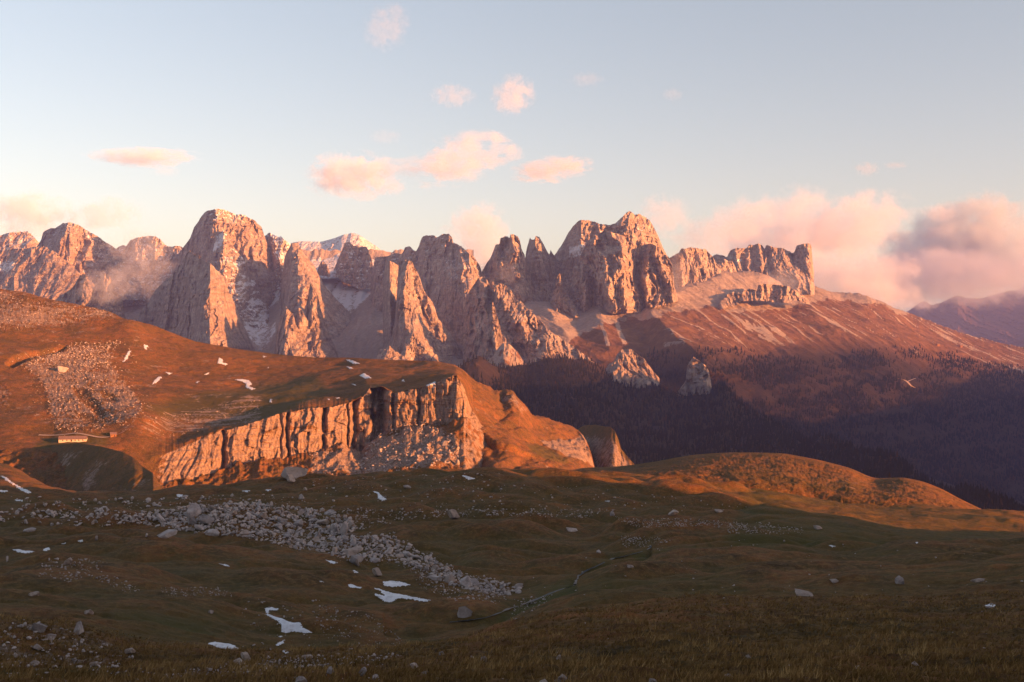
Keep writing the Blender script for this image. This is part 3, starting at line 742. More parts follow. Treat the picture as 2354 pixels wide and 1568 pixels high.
    # hollow that stays out of the light
    trough = polymask(PX, PY, 'd1', [(40, 150), (120, 100), (400, 20), (600, -20), (560, 20), (300, 90), (110, 180)], 1)
    Z = Z - trough * 7
    taln = tal * (ridged(X / 16, DD / 40, 3.7, 2) * 5 + fbm(X / 6, DD / 6, 4.4, 3) * 3)
    Z = Z + taln
    V = np.stack([X, DD, Z], -1)
    N = surf_normals(V)
    scree = blur(blur(scree, 4, 0), 4, 1) * (1 + .5 * fbm(X / 40, DD / 40, 3.3, 3))
    rock = np.maximum(wall * (.62 + .5 * (1 - N[..., 2])), scree * .56 - holes * .3)
    tz = polymask(PX, PY, 'd2', [(880, 900), (1000, 870), (1150, 720), (1340, 790), (1560, 640), (1700, 700), (1900, 800), (2060, 880), (2140, 960), (2120, 1120), (1500, 1120), (1200, 1160), (600, 1170), (620, 960)], 6)
    rock = np.maximum(rock, .55 * sstep(1052, 1070, PX) * sstep(4.9, 5.1, SEG))
    rock = np.maximum(rock, tal * tz * (.66 + .2 * fbm(X / 20, DD / 20, 1.4, 3)))
    rock = np.clip(rock + shelf * wall * .55, 0, 1)
    hs = sstep(1.3, 2.2, SEG) * (1 - sstep(4.6, 4.95, SEG)) * (1 - sstep(560, 760, PX))
    rock = np.maximum(rock, hs * .40 * sstep(.50, .72, ridged(X / 75 + DD / 160, DD / 34 - X / 200, 5.7, 3)))
    # bands of stones on the plateau
    bands = polymask(PX, PY, 'd1', [(1250, 640), (2350, 440), (2350, 640), (1800, 760), (1350, 840)], 4)
    rock = np.clip(np.maximum(rock, bands * (.22 + .5 * sstep(.1, .5, ridged(X / 90, DD / 9, 2.9, 2) - .3))), 0, 1)
    green = polymask(PX, PY, 'd1', [(1250, 560), (1700, 470), (2800, 250), (3000, 420), (2400, 640), (1500, 640)], 5) * .75 + polymask(PX, PY, 'd1', [(400, 830), (1000, 790), (950, 900), (300, 940)], 4) * .8
    o = mesh_from_grid("hill", V, M_GROUND, {"rock": rock, "green": np.clip(green, 0, 1), "snow": 0.0}, smooth=True, kind="structure", label="grassy plateau ending in a long sunlit rock wall", category="plateau")
    GRIDS['plateau'] = (PX, V)
    # knoll with dark rocks under the hut
    top = cv('d1', [(-200, 1150, 1190), (60, 1090), (170, 1000, 1185), (300, 930), (450, 885), (700, 870, 1075), (900, 898), (1100, 950), (1200, 1000, 968), (1280, 1080), (1370, 1140), (1440, 1250, 898), (1480, 1290, 890)])
    bot = cv('d1', [(-200, 1420, 1070), (400, 1400, 985), (900, 1400, 895), (1480, 1400, 830)])
    T = fillD(top)
    back = [(a, b + 25, d + 80) for a, b, d in T]
    mid = [(a, b + 22, d - 25) for a, b, d in T]
    PX, PY, DD, SEG = loft([back, T, mid, bot], T[0][0], T[-1][0], 1.6, [6, 18, 70], jag={1: (1.2, 14.0)}, seed=55)
    X = (PX - CX) / F * DD; Z = (CY - PY) / F * DD
    f = sstep(1.2, 2.2, SEG)
    DD = DD - f * (ridged(X / 30, Z / 50, 7.7, 3) * 9 - 4 + fbm(X / 8, Z / 8, 2.2, 4) * 4)
    V = wpos(PX, PY, DD)
    rk = f * sstep(-.1, .35, fbm(X / 30, Z / 24, 9.9, 4) + .05) * .5
    mesh_from_grid("hill", V, M_GROUND, {"rock": rk, "green": .35, "snow": 0.0}, smooth=True, kind="structure", label="dark rocky knoll in shade below the long stone hut", category="hill")


def build_spur_hill():
    sky_ = cv('m3', [(-160, 640, 1640), (0, 622, 1530), (100, 660, 1450), (60, 640), (120, 682), (200, 742), (300, 792), (400, 838), (480, 840, 1510), (570, 856), (620, 920, 1480), (700, 1010), (740, 1072), (850, 1092, 1560), (950, 1122), (1050, 1160), (1150, 1192, 1600), (1190, 1245), (1240, 1335), (1270, 1420), (1300, 1540, 1480)])
    S = fillD(sky_)
    back = [(a, b + 60, d + 250) for a, b, d in S]
    m1 = cv('m3', [(-160, 900, 1580), (0, 930, 1440), (100, 960, 1350), (170, 985, 1320), (300, 1040, 1340), (500, 1090, 1400), (650, 1180, 1400), (800, 1280), (950, 1310, 1470), (1150, 1330, 1520), (1300, 1560, 1450)])
    m2 = cv('m3', [(-160, 1200, 1480), (0, 1220, 1360), (100, 1240, 1315), (170, 1260, 1285), (277, 1285, 1262), (400, 1300, 1250), (500, 1310, 1260), (700, 1390, 1280), (880, 1440), (1000, 1455, 1320), (1100, 1470), (1300, 1580, 1400)])
    b = cv('m3', [(-160, 1560, 1330), (0, 1560, 1245), (100, 1560, 1205), (170, 1560, 1180), (277, 1568, 1160), (400, 1572, 1130), (700, 1580, 1150), (1300, 1620, 1250)])
    low = [(a, bb + 80, d - 60) for a, bb, d in fillD(b)]
    PX, PY, DD, SEG = loft([back, S, m1, m2, b, low], S[0][0], S[-1][0], 1.5, [6, 70, 60, 50, 6], smooth=[0, 0, 1, 1, 1, 1], jag={1: (.9, 14.0)}, seed=57)
    DD = blur(DD, 3, 0)
    s = cscale('m3')

    def sp(r):
        return spur(PX, PY, [(p[0], p[1], a[2] * s, a[3] * s, a[4]) for p, a in zip(cv('m3', [(q[0], q[1]) for q in r]), r)])
    rel = sp([(500, 860, 150, 110, 8), (570, 1030, 170, 130, 26), (650, 1190, 170, 200, 32), (850, 1300, 120, 250, 50), (1000, 1420, 120, 200, 25)])
    rel = rel + sp([(60, 1080, 200, 260, 20), (400, 1270, 200, 250, 45), (700, 1390, 160, 200, 55), (900, 1480, 120, 120, 25)])
    rel = rel + sp([(730, 1080, 60, 120, 10), (930, 1180, 110, 120, 25), (1100, 1290, 130, 120, 30), (1240, 1450, 120, 100, 30)])
    f = (SEG >= 1)
    DD = DD - rel * f * .6
    X = (PX - CX) / F * DD; Z = (CY - PY) / F * DD
    rockz = np.clip(polymask(PX, PY, 'm3', [(800, 1290), (1100, 1270), (1200, 1230), (1300, 1540), (1180, 1480), (1000, 1400), (850, 1340)], 2) * .8 + polymask(PX, PY, 'm3', [(440, 860), (570, 860), (620, 930), (700, 1020), (660, 1060), (600, 1000), (460, 920)], 2) * .5
                    + polymask(PX, PY, 'm3', [(0, 620), (130, 690), (190, 1000), (120, 1010), (0, 900)], 2) * .8 + polymask(PX, PY, 'm3', [(200, 950), (450, 1090), (420, 1110), (180, 1010)], 2) * .45
                    + polymask(PX, PY, 'm3', [(0, 1100), (240, 1200), (160, 1230), (0, 1190)], 2) * .5 + polymask(PX, PY, 'm3', [(-160, 1200), (60, 1240), (120, 1400), (60, 1549), (-160, 1549)], 3) * .5 + polymask(PX, PY, 'm3', [(-160, 1130), (170, 1150), (330, 1260), (300, 1400), (200, 1549), (-160, 1549)], 8) * .64, 0, 1)
    DD = DD - f * rockz * (ridged(X / 16, Z / 40, 2.9, 3) * 14 - 6 + fbm(X / 5, Z / 6, 3.3, 3) * 3)
    X = (PX - CX) / F * DD
    Z = (CY - PY) / F * DD + f * (fbm(X / 60, DD / 60, 2.1, 3) * 3 + fbm(X / 20, DD / 20, 8.1, 5, .6) * 3.6 - ridged((X - DD * .35) / 34, DD / 150, 3.9, 3) * 5)
    for (x_, y_, w_, h_) in ((465, 900, 30, 60), (390, 1380, 45, 60), (270, 1470, 20, 25)):
        q = cv('m3', [(x_, y_)])[0]
        Z = Z - 5 * np.exp(-((PX - q[0]) / (w_ * s)) ** 2 - ((PY - q[1]) / (h_ * s)) ** 2)
    V = np.stack([X, DD, Z], -1)
    rockz = np.clip(rockz + .42 * sstep(.12, .42, fbm(X / 26, DD / 20, 5.1, 4)) * f, 0, 1)
    mesh_from_grid("hill", V, M_GROUND, {"rock": rockz, "green": polymask(PX, PY, 'm3', [(680, 1330), (800, 1330), (1000, 1420), (1090, 1480), (880, 1480), (740, 1400)], 3) * .7, "snow": 0.0}, smooth=True, kind="structure",
                   label="orange grassy spurs stepping down right of the rock wall", category="hill")
    # dark block beyond
    top = cv('m3', [(1120, 1230, 1820), (1170, 1195, 1800), (1200, 1176), (1300, 1170), (1380, 1184), (1440, 1190, 1640), (1480, 1230), (1510, 1300), (1530, 1380), (1570, 1430), (1620, 1490), (1700, 1560, 1540)])
    T = fillD(top)
    back = [(a, b + 40, d + 120) for a, b, d in T]
    bot = cv('m3', [(1120, 1640, 1640), (1440, 1640, 1480), (1700, 1640, 1520)])
    PX, PY, DD, SEG = loft([back, T, bot], T[0][0], T[-1][0], 1.4, [6, 80], jag={1: (1.2, 10.0)}, seed=58)
    X = (PX - CX) / F * DD; Z = (CY - PY) / F * DD
    DD = DD - (SEG >= 1) * (ridged(X / 22, Z / 60, 6.6, 3) * 18 - 8 + fbm(X / 7, Z / 10, 1.1, 4) * 5)
    V = wpos(PX, PY, DD)
    mesh_from_grid("hill", V, M_GROUND, {"rock": np.clip(.2 + .4 * sstep(1, 1.35, SEG) + .4 * fbm(X / 25, Z / 30, 1.7, 3), 0, 1), "green": .5, "snow": 0.0}, smooth=True, kind="structure", label="dark shaded rock block at the end of the spurs", category="hill")


def build_hump():
    top = [(1285, 1092, 720), (1340, 1076), (1420, 1072), (1500, 1062), (1560, 1051), (1600, 1045, 720), (1700, 1040), (1780, 1041), (1870, 1055, 700), (1950, 1075), (2020, 1099), (2070, 1098), (2110, 1104), (2160, 1122, 670), (2210, 1148), (2300, 1190, 640)]
    T = fillD(top)
    back = [(a, b + 45, d + 60) for a, b, d in T]
    bot = [(1285, 1110, 590), (1480, 1112, 570), (1600, 1125, 560), (1700, 1138, 550), (1800, 1160, 545), (1880, 1178, 540), (2050, 1180, 530), (2150, 1190, 530), (2300, 1230, 520)]
    PX, PY, DD, SEG = loft([back, T, bot], 1285, 2300, 1.5, [8, 70], smooth=[0, 1, 1], seed=61)
    DD = DD - (SEG >= 1) * 60 * np.sin(np.clip(SEG - 1, 0, 1) * math.pi) * .8
    X = (PX - CX) / F * DD
    Z = (CY - PY) / F * DD + (SEG >= 1) * sstep(1, 1.1, SEG) * (fbm(X / 40, DD / 40, 1.3, 3) * 2.0 + fbm(X / 8, DD / 8, 2.3, 5, .62) * 1.7 + np.abs(fbm(X / 3, DD / 3, 4.3, 2)) * .5)
    V = np.stack([X, DD, Z], -1)
    rk = polymask(PX, PY, 'd4', [(760, 1060), (960, 1000), (1100, 1060), (1140, 1140), (900, 1180), (780, 1130)], 2) * .35
    dk = polymask(PX, PY, 'd4', [(0, 980), (300, 960), (700, 1040), (1100, 1080), (1100, 1150), (600, 1140), (0, 1060)], 4) * .3
    mesh_from_grid("hill", V, M_GROUND, {"rock": rk, "green": dk, "snow": 0.0}, smooth=True, kind="structure", label="low rounded hump glowing red orange beyond the shaded meadow", category="hill")


# ------------------------------------------------------------------ near meadow (polar sheet around the camera)
MEADOW_COLS = {
    -700: [(18, 1990), (30, 1640), (60, 1500), (90, 1440), (160, 1340), (260, 1260), (380, 1200), (480, 1150), (600, 1130), (720, 1125), (860, 1180), (1100, 1300)],
    0: [(18, 1990), (32, 1590), (45, 1552), (60, 1505), (75, 1437), (92, 1455), (115, 1425), (135, 1385), (160, 1345), (200, 1305), (240, 1265), (300, 1232), (380, 1195), (460, 1160), (540, 1130), (640, 1118), (760, 1090), (900, 1062), (1000, 1150), (1100, 1300)],
    150: [(18, 1990), (32, 1590), (45, 1552), (60, 1525), (75, 1462), (92, 1450), (115, 1432), (140, 1385), (170, 1340), (200, 1305), (250, 1255), (300, 1228), (380, 1190), (460, 1160), (540, 1142), (640, 1132), (760, 1128), (840, 1140), (1000, 1250), (1100, 1350)],
    300: [(18, 1990), (32, 1590), (45, 1555), (62, 1528), (78, 1508), (95, 1490), (118, 1450), (140, 1395), (165, 1350), (200, 1310), (250, 1262), (300, 1235), (380, 1192), (460, 1160), (540, 1142), (640, 1134), (740, 1150), (1000, 1260), (1100, 1350)],
    450: [(18, 1990), (32, 1590), (45, 1555), (62, 1530), (78, 1515), (100, 1505), (125, 1470), (145, 1415), (170, 1365), (205, 1315), (250, 1275), (300, 1240), (380, 1185), (460, 1150), (540, 1130), (620, 1122), (700, 1140), (1000, 1260), (1100, 1350)],
    600: [(18, 1990), (32, 1590), (45, 1552), (62, 1528), (80, 1515), (105, 1512), (130, 1480), (155, 1430), (180, 1380), (215, 1325), (255, 1275), (300, 1238), (370, 1185), (440, 1145), (510, 1112), (570, 1104), (650, 1130), (1000, 1260), (1100, 1350)],
    750: [(18, 1990), (32, 1590), (45, 1550), (62, 1522), (78, 1505), (100, 1510), (130, 1490), (155, 1440), (185, 1385), (220, 1330), (255, 1285), (300, 1240), (360, 1188), (430, 1140), (500, 1104), (550, 1094), (620, 1120), (1000, 1260), (1100, 1350)],
    900: [(18, 1990), (32, 1590), (45, 1545), (60, 1515), (75, 1498), (100, 1510), (130, 1500), (155, 1452), (185, 1398), (220, 1345), (255, 1300), (300, 1240), (360, 1185), (430, 1130), (490, 1095), (530, 1085), (600, 1110), (1000, 1260), (1100, 1350)],
    1050: [(18, 1990), (32, 1588), (45, 1540), (60, 1505), (76, 1482), (95, 1490), (125, 1490), (150, 1452), (180, 1400), (220, 1345), (260, 1298), (310, 1230), (370, 1172), (430, 1120), (490, 1088), (530, 1079), (600, 1105), (1000, 1260), (1100, 1350)],
    1200: [(18, 1990), (32, 1586), (45, 1535), (60, 1495), (76, 1462), (95, 1442), (110, 1446), (140, 1425), (170, 1400), (210, 1365), (260, 1300), (310, 1235), (370, 1175), (430, 1125), (490, 1090), (535, 1076), (600, 1100), (1000, 1260), (1100, 1350)],
    1350: [(18, 1990), (32, 1584), (45, 1532), (60, 1490), (78, 1446), (100, 1410), (118, 1412), (145, 1385), (185, 1345), (225, 1328), (260, 1290), (310, 1240), (370, 1190), (440, 1138), (500, 1098), (550, 1082), (620, 1104), (1000, 1260), (1100, 1350)],
    1500: [(18, 1990), (32, 1582), (45, 1530), (60, 1487), (78, 1440), (100, 1398), (118, 1390), (140, 1385), (170, 1335), (210, 1300), (250, 1262), (300, 1222), (370, 1178), (430, 1145), (490, 1112), (540, 1100), (600, 1095), (660, 1110), (1000, 1260), (1100, 1350)],
    1700: [(18, 1990), (32, 1580), (45, 1528), (60, 1484), (78, 1434), (100, 1390), (120, 1368), (140, 1362), (170, 1325), (205, 1295), (250, 1252), (300, 1222), (360, 1190), (420, 1172), (480, 1142), (530, 1118), (600, 1112), (660, 1130), (1000, 1270), (1100, 1350)],
    1900: [(18, 1990), (32, 1580), (45, 1526), (60, 1480), (78, 1430), (100, 1385), (125, 1356), (150, 1342), (180, 1308), (215, 1285), (255, 1262), (300, 1238), (350, 1205), (400, 1190), (450, 1178), (500, 1158), (560, 1146), (640, 1160), (1000, 1300), (1100, 1370)],
    2100: [(18, 1990), (32, 1580), (45, 1524), (60, 1476), (78, 1425), (100, 1378), (130, 1345), (160, 1315), (195, 1290), (230, 1262), (270, 1248), (320, 1236), (370, 1226), (425, 1216), (480, 1188), (540, 1164), (620, 1178), (1000, 1330), (1100, 1390)],
    2354: [(18, 1990), (32, 1580), (45, 1522), (60, 1470), (78, 1415), (105, 1362), (135, 1318), (170, 1285), (205, 1272), (250, 1256), (300, 1246), (350, 1240), (400, 1234), (450, 1212), (500, 1190), (540, 1178), (600, 1200), (750, 1300), (1000, 1400), (1100, 1440)],
    3050: [(18, 1980), (32, 1560), (45, 1490), (60, 1430), (78, 1370), (105, 1320), (135, 1280), (170, 1255), (220, 1230), (300, 1200), (360, 1195), (420, 1210), (700, 1340), (1000, 1450), (1100, 1500)],
}


def hummock(X, D):
    return fbm(X / 2.4 + .3 * perlin(X, D, 1), D / 1.15, 5.9, 4, .55) + .7 * perlin(X / 5.2, D / 2.1, 8.3)


def build_meadow():
    xs = np.concatenate([np.arange(-2000, -560, 16.0), np.arange(-560, 2960, 2.5), np.arange(2960, 6500, 16.0)])
    lnD = np.concatenate([np.linspace(math.log(18), math.log(32), 30, endpoint=False), np.linspace(math.log(32), math.log(640), 760, endpoint=False), np.linspace(math.log(640), math.log(1100), 50)])
    cols = sorted(MEADOW_COLS)
    prof = np.array([pchip(np.log([q[0] for q in MEADOW_COLS[c]]), [q[1] for q in MEADOW_COLS[c]], lnD) for c in cols])   # (ncol, R)
    PY = np.array([pchip(cols, prof[:, r], xs) for r in range(len(lnD))])
    PY = blur(PY, 3, 1)
    DD = np.exp(lnD)[:, None] + 0 * xs[None, :]
    PX = xs[None, :] + 0 * DD
    X = (PX - CX) / F * DD
    Z = (CY - PY) / F * DD
    k = np.clip(DD / 250, .12, 1.6)
    wq = fbm(X / 70, DD / 70, 4.2, 2)
    m1 = np.abs(perlin(X / 52 + wq, DD / 30 + wq, 1.1)) - .32
    m2 = np.abs(perlin(X / 23 - wq, DD / 13 + .6 * wq, 2.7)) - .32
    mid_ = sstep(95, 150, DD)
    mid_ = mid_ * (1 - .75 * sstep(1650, 1950, PX) * sstep(300, 400, DD))
    Z = Z + fbm(X / 60 + 3, DD / 45, 1.1, 3) * 2.6 * k + mid_ * (m1 * 7.0 * np.clip(DD / 300, .5, 1.15) * (1 - .45 * sstep(380, 520, DD)) + m2 * 2.9 * np.clip(DD / 220, .5, 1.3)) + fbm(X / 7, DD / 5, 3.9, 4) * .55 * np.clip(DD / 120, .3, 1.2)
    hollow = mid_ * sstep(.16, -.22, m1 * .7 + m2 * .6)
    # grass hummocks on the near slope
    nearf = 1 - sstep(90, 200, DD)
    hm = hummock(X, DD)
    Z = Z + nearf * (hm * .5 + np.abs(fbm(X / .55, DD / .35, 6.1, 3)) * .10) + (1 - nearf) * fbm(X / 2.6, DD / 1.6, 7.1, 3) * .16
    # stony mound on the left, trodden stony strip along the near slope, brook
    def pm(key, poly, s=2):
        return polymask(PX, PY, key, poly, s)
    stony = np.maximum.reduce([pm('e1', [(-900, 980), (0, 1030), (200, 970), (400, 1010), (600, 1080), (900, 1200), (1100, 1300), (1250, 1380), (600, 1420), (-900, 1440)], 8) * .75,
                               pm('e1', [(1100, 1549), (1500, 1460), (2000, 1390), (2400, 1350), (2400, 1420), (2000, 1480), (1700, 1549)], 3) * .62,
                               pm('e2', [(0, 1330), (600, 1310), (1100, 1290), (1500, 1290), (1300, 1350), (700, 1400), (0, 1440)], 3) * .6,
                               pm('e3', [(1380, 90), (1800, 90), (2350, 130), (2350, 190), (1800, 150), (1400, 150)], 2) * .5,
                               pm('e3', [(1220, 240), (1400, 240), (1440, 320), (1350, 360), (1240, 320)], 2) * .55,
                               pm('d3', [(0, 1440), (300, 1450), (700, 1470), (700, 1540), (0, 1549)], 2) * .42,
                               pm('e2', [(700, 800), (1000, 860), (1450, 1100), (1400, 1250), (900, 1250), (700, 1000)], 4) * .36,
                               pm('e1', [(300, 440), (900, 440), (1000, 560), (700, 640), (400, 600)], 4) * .36,
                               pm('d1', [(300, 1360), (2354, 1340), (2354, 1549), (800, 1549), (500, 1470)], 5) * .3])
    bed = blur(blur(inside(PX, PY, [(262, 1195), (330, 1178), (450, 1163), (560, 1158), (650, 1163), (740, 1174), (800, 1188), (822, 1212), (905, 1231), (960, 1264), (1010, 1294), (1050, 1320), (1200, 1350), (1195, 1366), (1060, 1352), (950, 1304), (850, 1292), (740, 1270), (600, 1246), (500, 1231), (330, 1206)]).astype(float), 4, 0), 4, 1)
    stony = np.maximum(stony * .52, bed * .34)
    Z = Z + stony * np.abs(fbm(X / 1.2, DD / 1.2, 9.3, 3)) * .35
    brook_c = fillD([(a, b, 1) for a, b in cv('e3', [(-900, 1010), (-300, 1000), (0, 970), (250, 870), (600, 750), (700, 715), (830, 670), (820, 620), (900, 550), (1150, 440), (1300, 410), (1440, 370), (1500, 330)])])
    bx = np.array([q[0] for q in brook_c]); by = np.array([q[1] for q in brook_c])
    bd = np.abs(PY - np.interp(PX, bx, by, left=9999, right=9999))
    gully = np.exp(-(bd / 16) ** 2)
    Z = Z - gully * 1.4
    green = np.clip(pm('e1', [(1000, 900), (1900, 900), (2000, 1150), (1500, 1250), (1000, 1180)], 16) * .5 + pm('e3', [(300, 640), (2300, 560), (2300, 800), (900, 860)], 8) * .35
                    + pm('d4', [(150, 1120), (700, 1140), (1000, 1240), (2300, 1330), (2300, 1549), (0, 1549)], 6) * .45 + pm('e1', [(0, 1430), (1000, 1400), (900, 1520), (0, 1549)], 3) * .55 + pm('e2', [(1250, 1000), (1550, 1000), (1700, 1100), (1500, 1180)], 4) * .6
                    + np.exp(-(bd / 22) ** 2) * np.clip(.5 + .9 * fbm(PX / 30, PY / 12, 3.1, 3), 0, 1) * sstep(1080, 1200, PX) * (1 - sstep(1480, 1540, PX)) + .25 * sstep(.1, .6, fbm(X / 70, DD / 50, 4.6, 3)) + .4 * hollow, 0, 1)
    V = np.stack([X, DD, Z], -1)
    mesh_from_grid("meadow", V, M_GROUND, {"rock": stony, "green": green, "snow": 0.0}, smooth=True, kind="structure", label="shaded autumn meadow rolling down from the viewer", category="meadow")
    GRIDS['meadow'] = (PX, V)


def screen_y(V):
    return CY - V[..., 2] / V[..., 1] * F


def ground(px, py, grid='meadow'):
    """first visible ground point seen along a direction"""
    PX, V = GRIDS[grid]
    xs = PX[0]
    i = int(np.clip(np.searchsorted(xs, px), 1, len(xs) - 1))
    t = (px - xs[i - 1]) / (xs[i] - xs[i - 1])
    col = V[:, i - 1] * (1 - t) + V[:, i] * t
    if grid != 'meadow':
        col = col[::-1]
    y = CY - col[:, 2] / col[:, 1] * F
    m = np.minimum.accumulate(y)
    j = int(np.argmax(m <= py))
    if m[j] > py:
        return None
    if j == 0:
        return col[0]
    a = (m[j - 1] - py) / max(m[j - 1] - m[j], 1e-6)
    return col[j - 1] * (1 - a) + col[j] * a


# ------------------------------------------------------------------ terrain outside the view: it throws the evening shadow
def build_shadow_hills():
    d = np.array([math.sin(SUN_AZ), math.cos(SUN_AZ)])          # horizontally towards the sun
    pr = np.array([-d[1], d[0]]) if -d[1] * 0 + d[0] > 0 else np.array([d[1], -d[0]])
    te = math.tan(SUN_EL)

    def ridge(us, S, s0, label, width, base):
        u = np.linspace(us[0][0], us[-1][0], 260)
        h = np.interp(u, [q[0] for q in us], [q[1] for q in us]) + fbm(u / (width * .5), s0 / 100.0, 3.3, 4) * S
        v = np.linspace(-1, 1, 41)
        U, Vv = np.meshgrid(u, v)
        top = h[None, :] + s0 * te
        prof = (1 - np.abs(Vv)) ** 1.15
        Zr = base + (top - base) * prof + fbm(U / (width * .2), Vv * 3, 1.7, 4) * width * .03 * (np.abs(Vv) > .03)
        s = s0 + Vv * width
        P = np.stack([d[0] * s + pr[0] * U, d[1] * s + pr[1] * U, Zr], -1)
        mesh_from_grid("hill", P, M_GROUND, {"rock": .3, "green": .2, "snow": 0.0}, smooth=True, kind="structure", label=label, category="hill")
    ridge([(-900, 30), (330, 26), (400, 20), (432, -20), (450, -110), (470, -220)], 5, 440, "grassy hill behind the viewer that shades the meadow", 300, -160)
    ridge([(1700, -500), (1950, -60), (2150, 70), (2600, 50), (3000, 40), (3300, 45), (3560, 25), (3750, -100), (3950, -165), (4350, -185), (4750, -150), (5200, -115), (5700, -95), (6600, -90), (7600, -500)], 45, 1500, "far ridge beyond the right edge that shades the valley", 900, -900)


def build_sky_blocker():  # unseen mountain, added to cut the skylight on the near meadow
    u = np.linspace(-2600, 1200, 200); v = np.linspace(-1, 1, 60)
    U, W = np.meshgrid(u, v)
    d = np.array([math.sin(SUN_AZ), math.cos(SUN_AZ)]); pr = np.array([-d[1], d[0]])
    h = np.interp(u, [-2600, -1800, -200, 330, 400, 430, 700, 1200], [-300, 500, 820, 700, 260, 30, -300, -500]) + fbm(u / 260, 4.4, 1.1, 4) * 70 * (u < 330)
    Zr = -300 + (h + 300)[None, :] * (1 - np.abs(W)) ** 1.1 + fbm(U / 170, W * 4, 2.9, 4) * 40 * (np.abs(W) > .04) * (1 - np.abs(W))
    s = 1500 + W * 1150
    P = np.stack([d[0] * s + pr[0] * U, d[1] * s + pr[1] * U, Zr], -1)
    mesh_from_grid("mountain", P, M_MTN, {"snow": .1, "scree": .3, "grass": .6, "wood": 0.0}, smooth=True, kind="structure", label="unseen mountain added behind the viewer to block the western sky", category="mountain")


def build_valley():
    g = np.linspace(-1, 1, 121)
    s = np.sign(g) * np.abs(g) ** 2.2 * 30000
    X, Y = np.meshgrid(s, s[::-1] + 0)
    Z = -950 + fbm(X / 2500, Y / 2500, .5, 3) * 60 * (np.abs(X) < 15000)
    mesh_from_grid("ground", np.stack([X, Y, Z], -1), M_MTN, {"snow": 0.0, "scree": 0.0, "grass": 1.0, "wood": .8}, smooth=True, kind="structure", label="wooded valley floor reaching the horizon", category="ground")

# ------------------------------------------------------------------ things on the ground
RND = random.Random(11)
NPR = np.random.RandomState(5)


def pick(PX, V, px, py):
    """grid point seen nearest to a direction"""
    j = int(np.clip(np.searchsorted(PX[0], px), 0, PX.shape[1] - 1))
    y = screen_y(V[:, j])
    ok = np.abs(y - py)
    return V[int(np.argmin(ok)), j]


def at(pos, grid='meadow'):
    return ground(pos[0], pos[1], grid)


# ---- rocks
def rock_mesh(name, mat, seed, sub=3, squash=(1, 1, 1), cuts=16, rough=.11):
    import bmesh
    bm = bmesh.new()
    bmesh.ops.create_icosphere(bm, subdivisions=sub, radius=1.0)
    r = np.random.RandomState(seed)
    co = np.array([v.co[:] for v in bm.verts])
    for _ in range(cuts):                       # flat broken faces
        n = r.normal(size=3); n /= np.linalg.norm(n)
        d = r.uniform(.34, .78)
        k = co @ n - d
        co = co - np.clip(k, 0, None)[:, None] * n * .96
    nn = fbm(co[:, 0] * 2.2 + seed, co[:, 1] * 2.2, co[:, 2] * 2.2, 4, .6)
    co = co * (1 + rough * nn * 1.4)[:, None]
    co = co * np.array(squash)
    for v, c in zip(bm.verts, co): v.co = c
    me = bpy.data.meshes.new(name)
    bm.to_mesh(me); bm.free()
    me.materials.append(mat)
    return me, co, np.array([[v for v in p.vertices] for p in me.polygons])


M_BOULD = make_boulder_mat("pale limestone boulder", (.13, .105, .098), (.33, .28, .265), (.52, .46, .44))
M_BWARM = make_boulder_mat("warm limestone boulder", (.15, .115, .095), (.36, .285, .245), (.54, .45, .39))
M_STONE = flat_mat("small limestone stones", (.40, .34, .315), .45, 1.2)
ROCKS = []


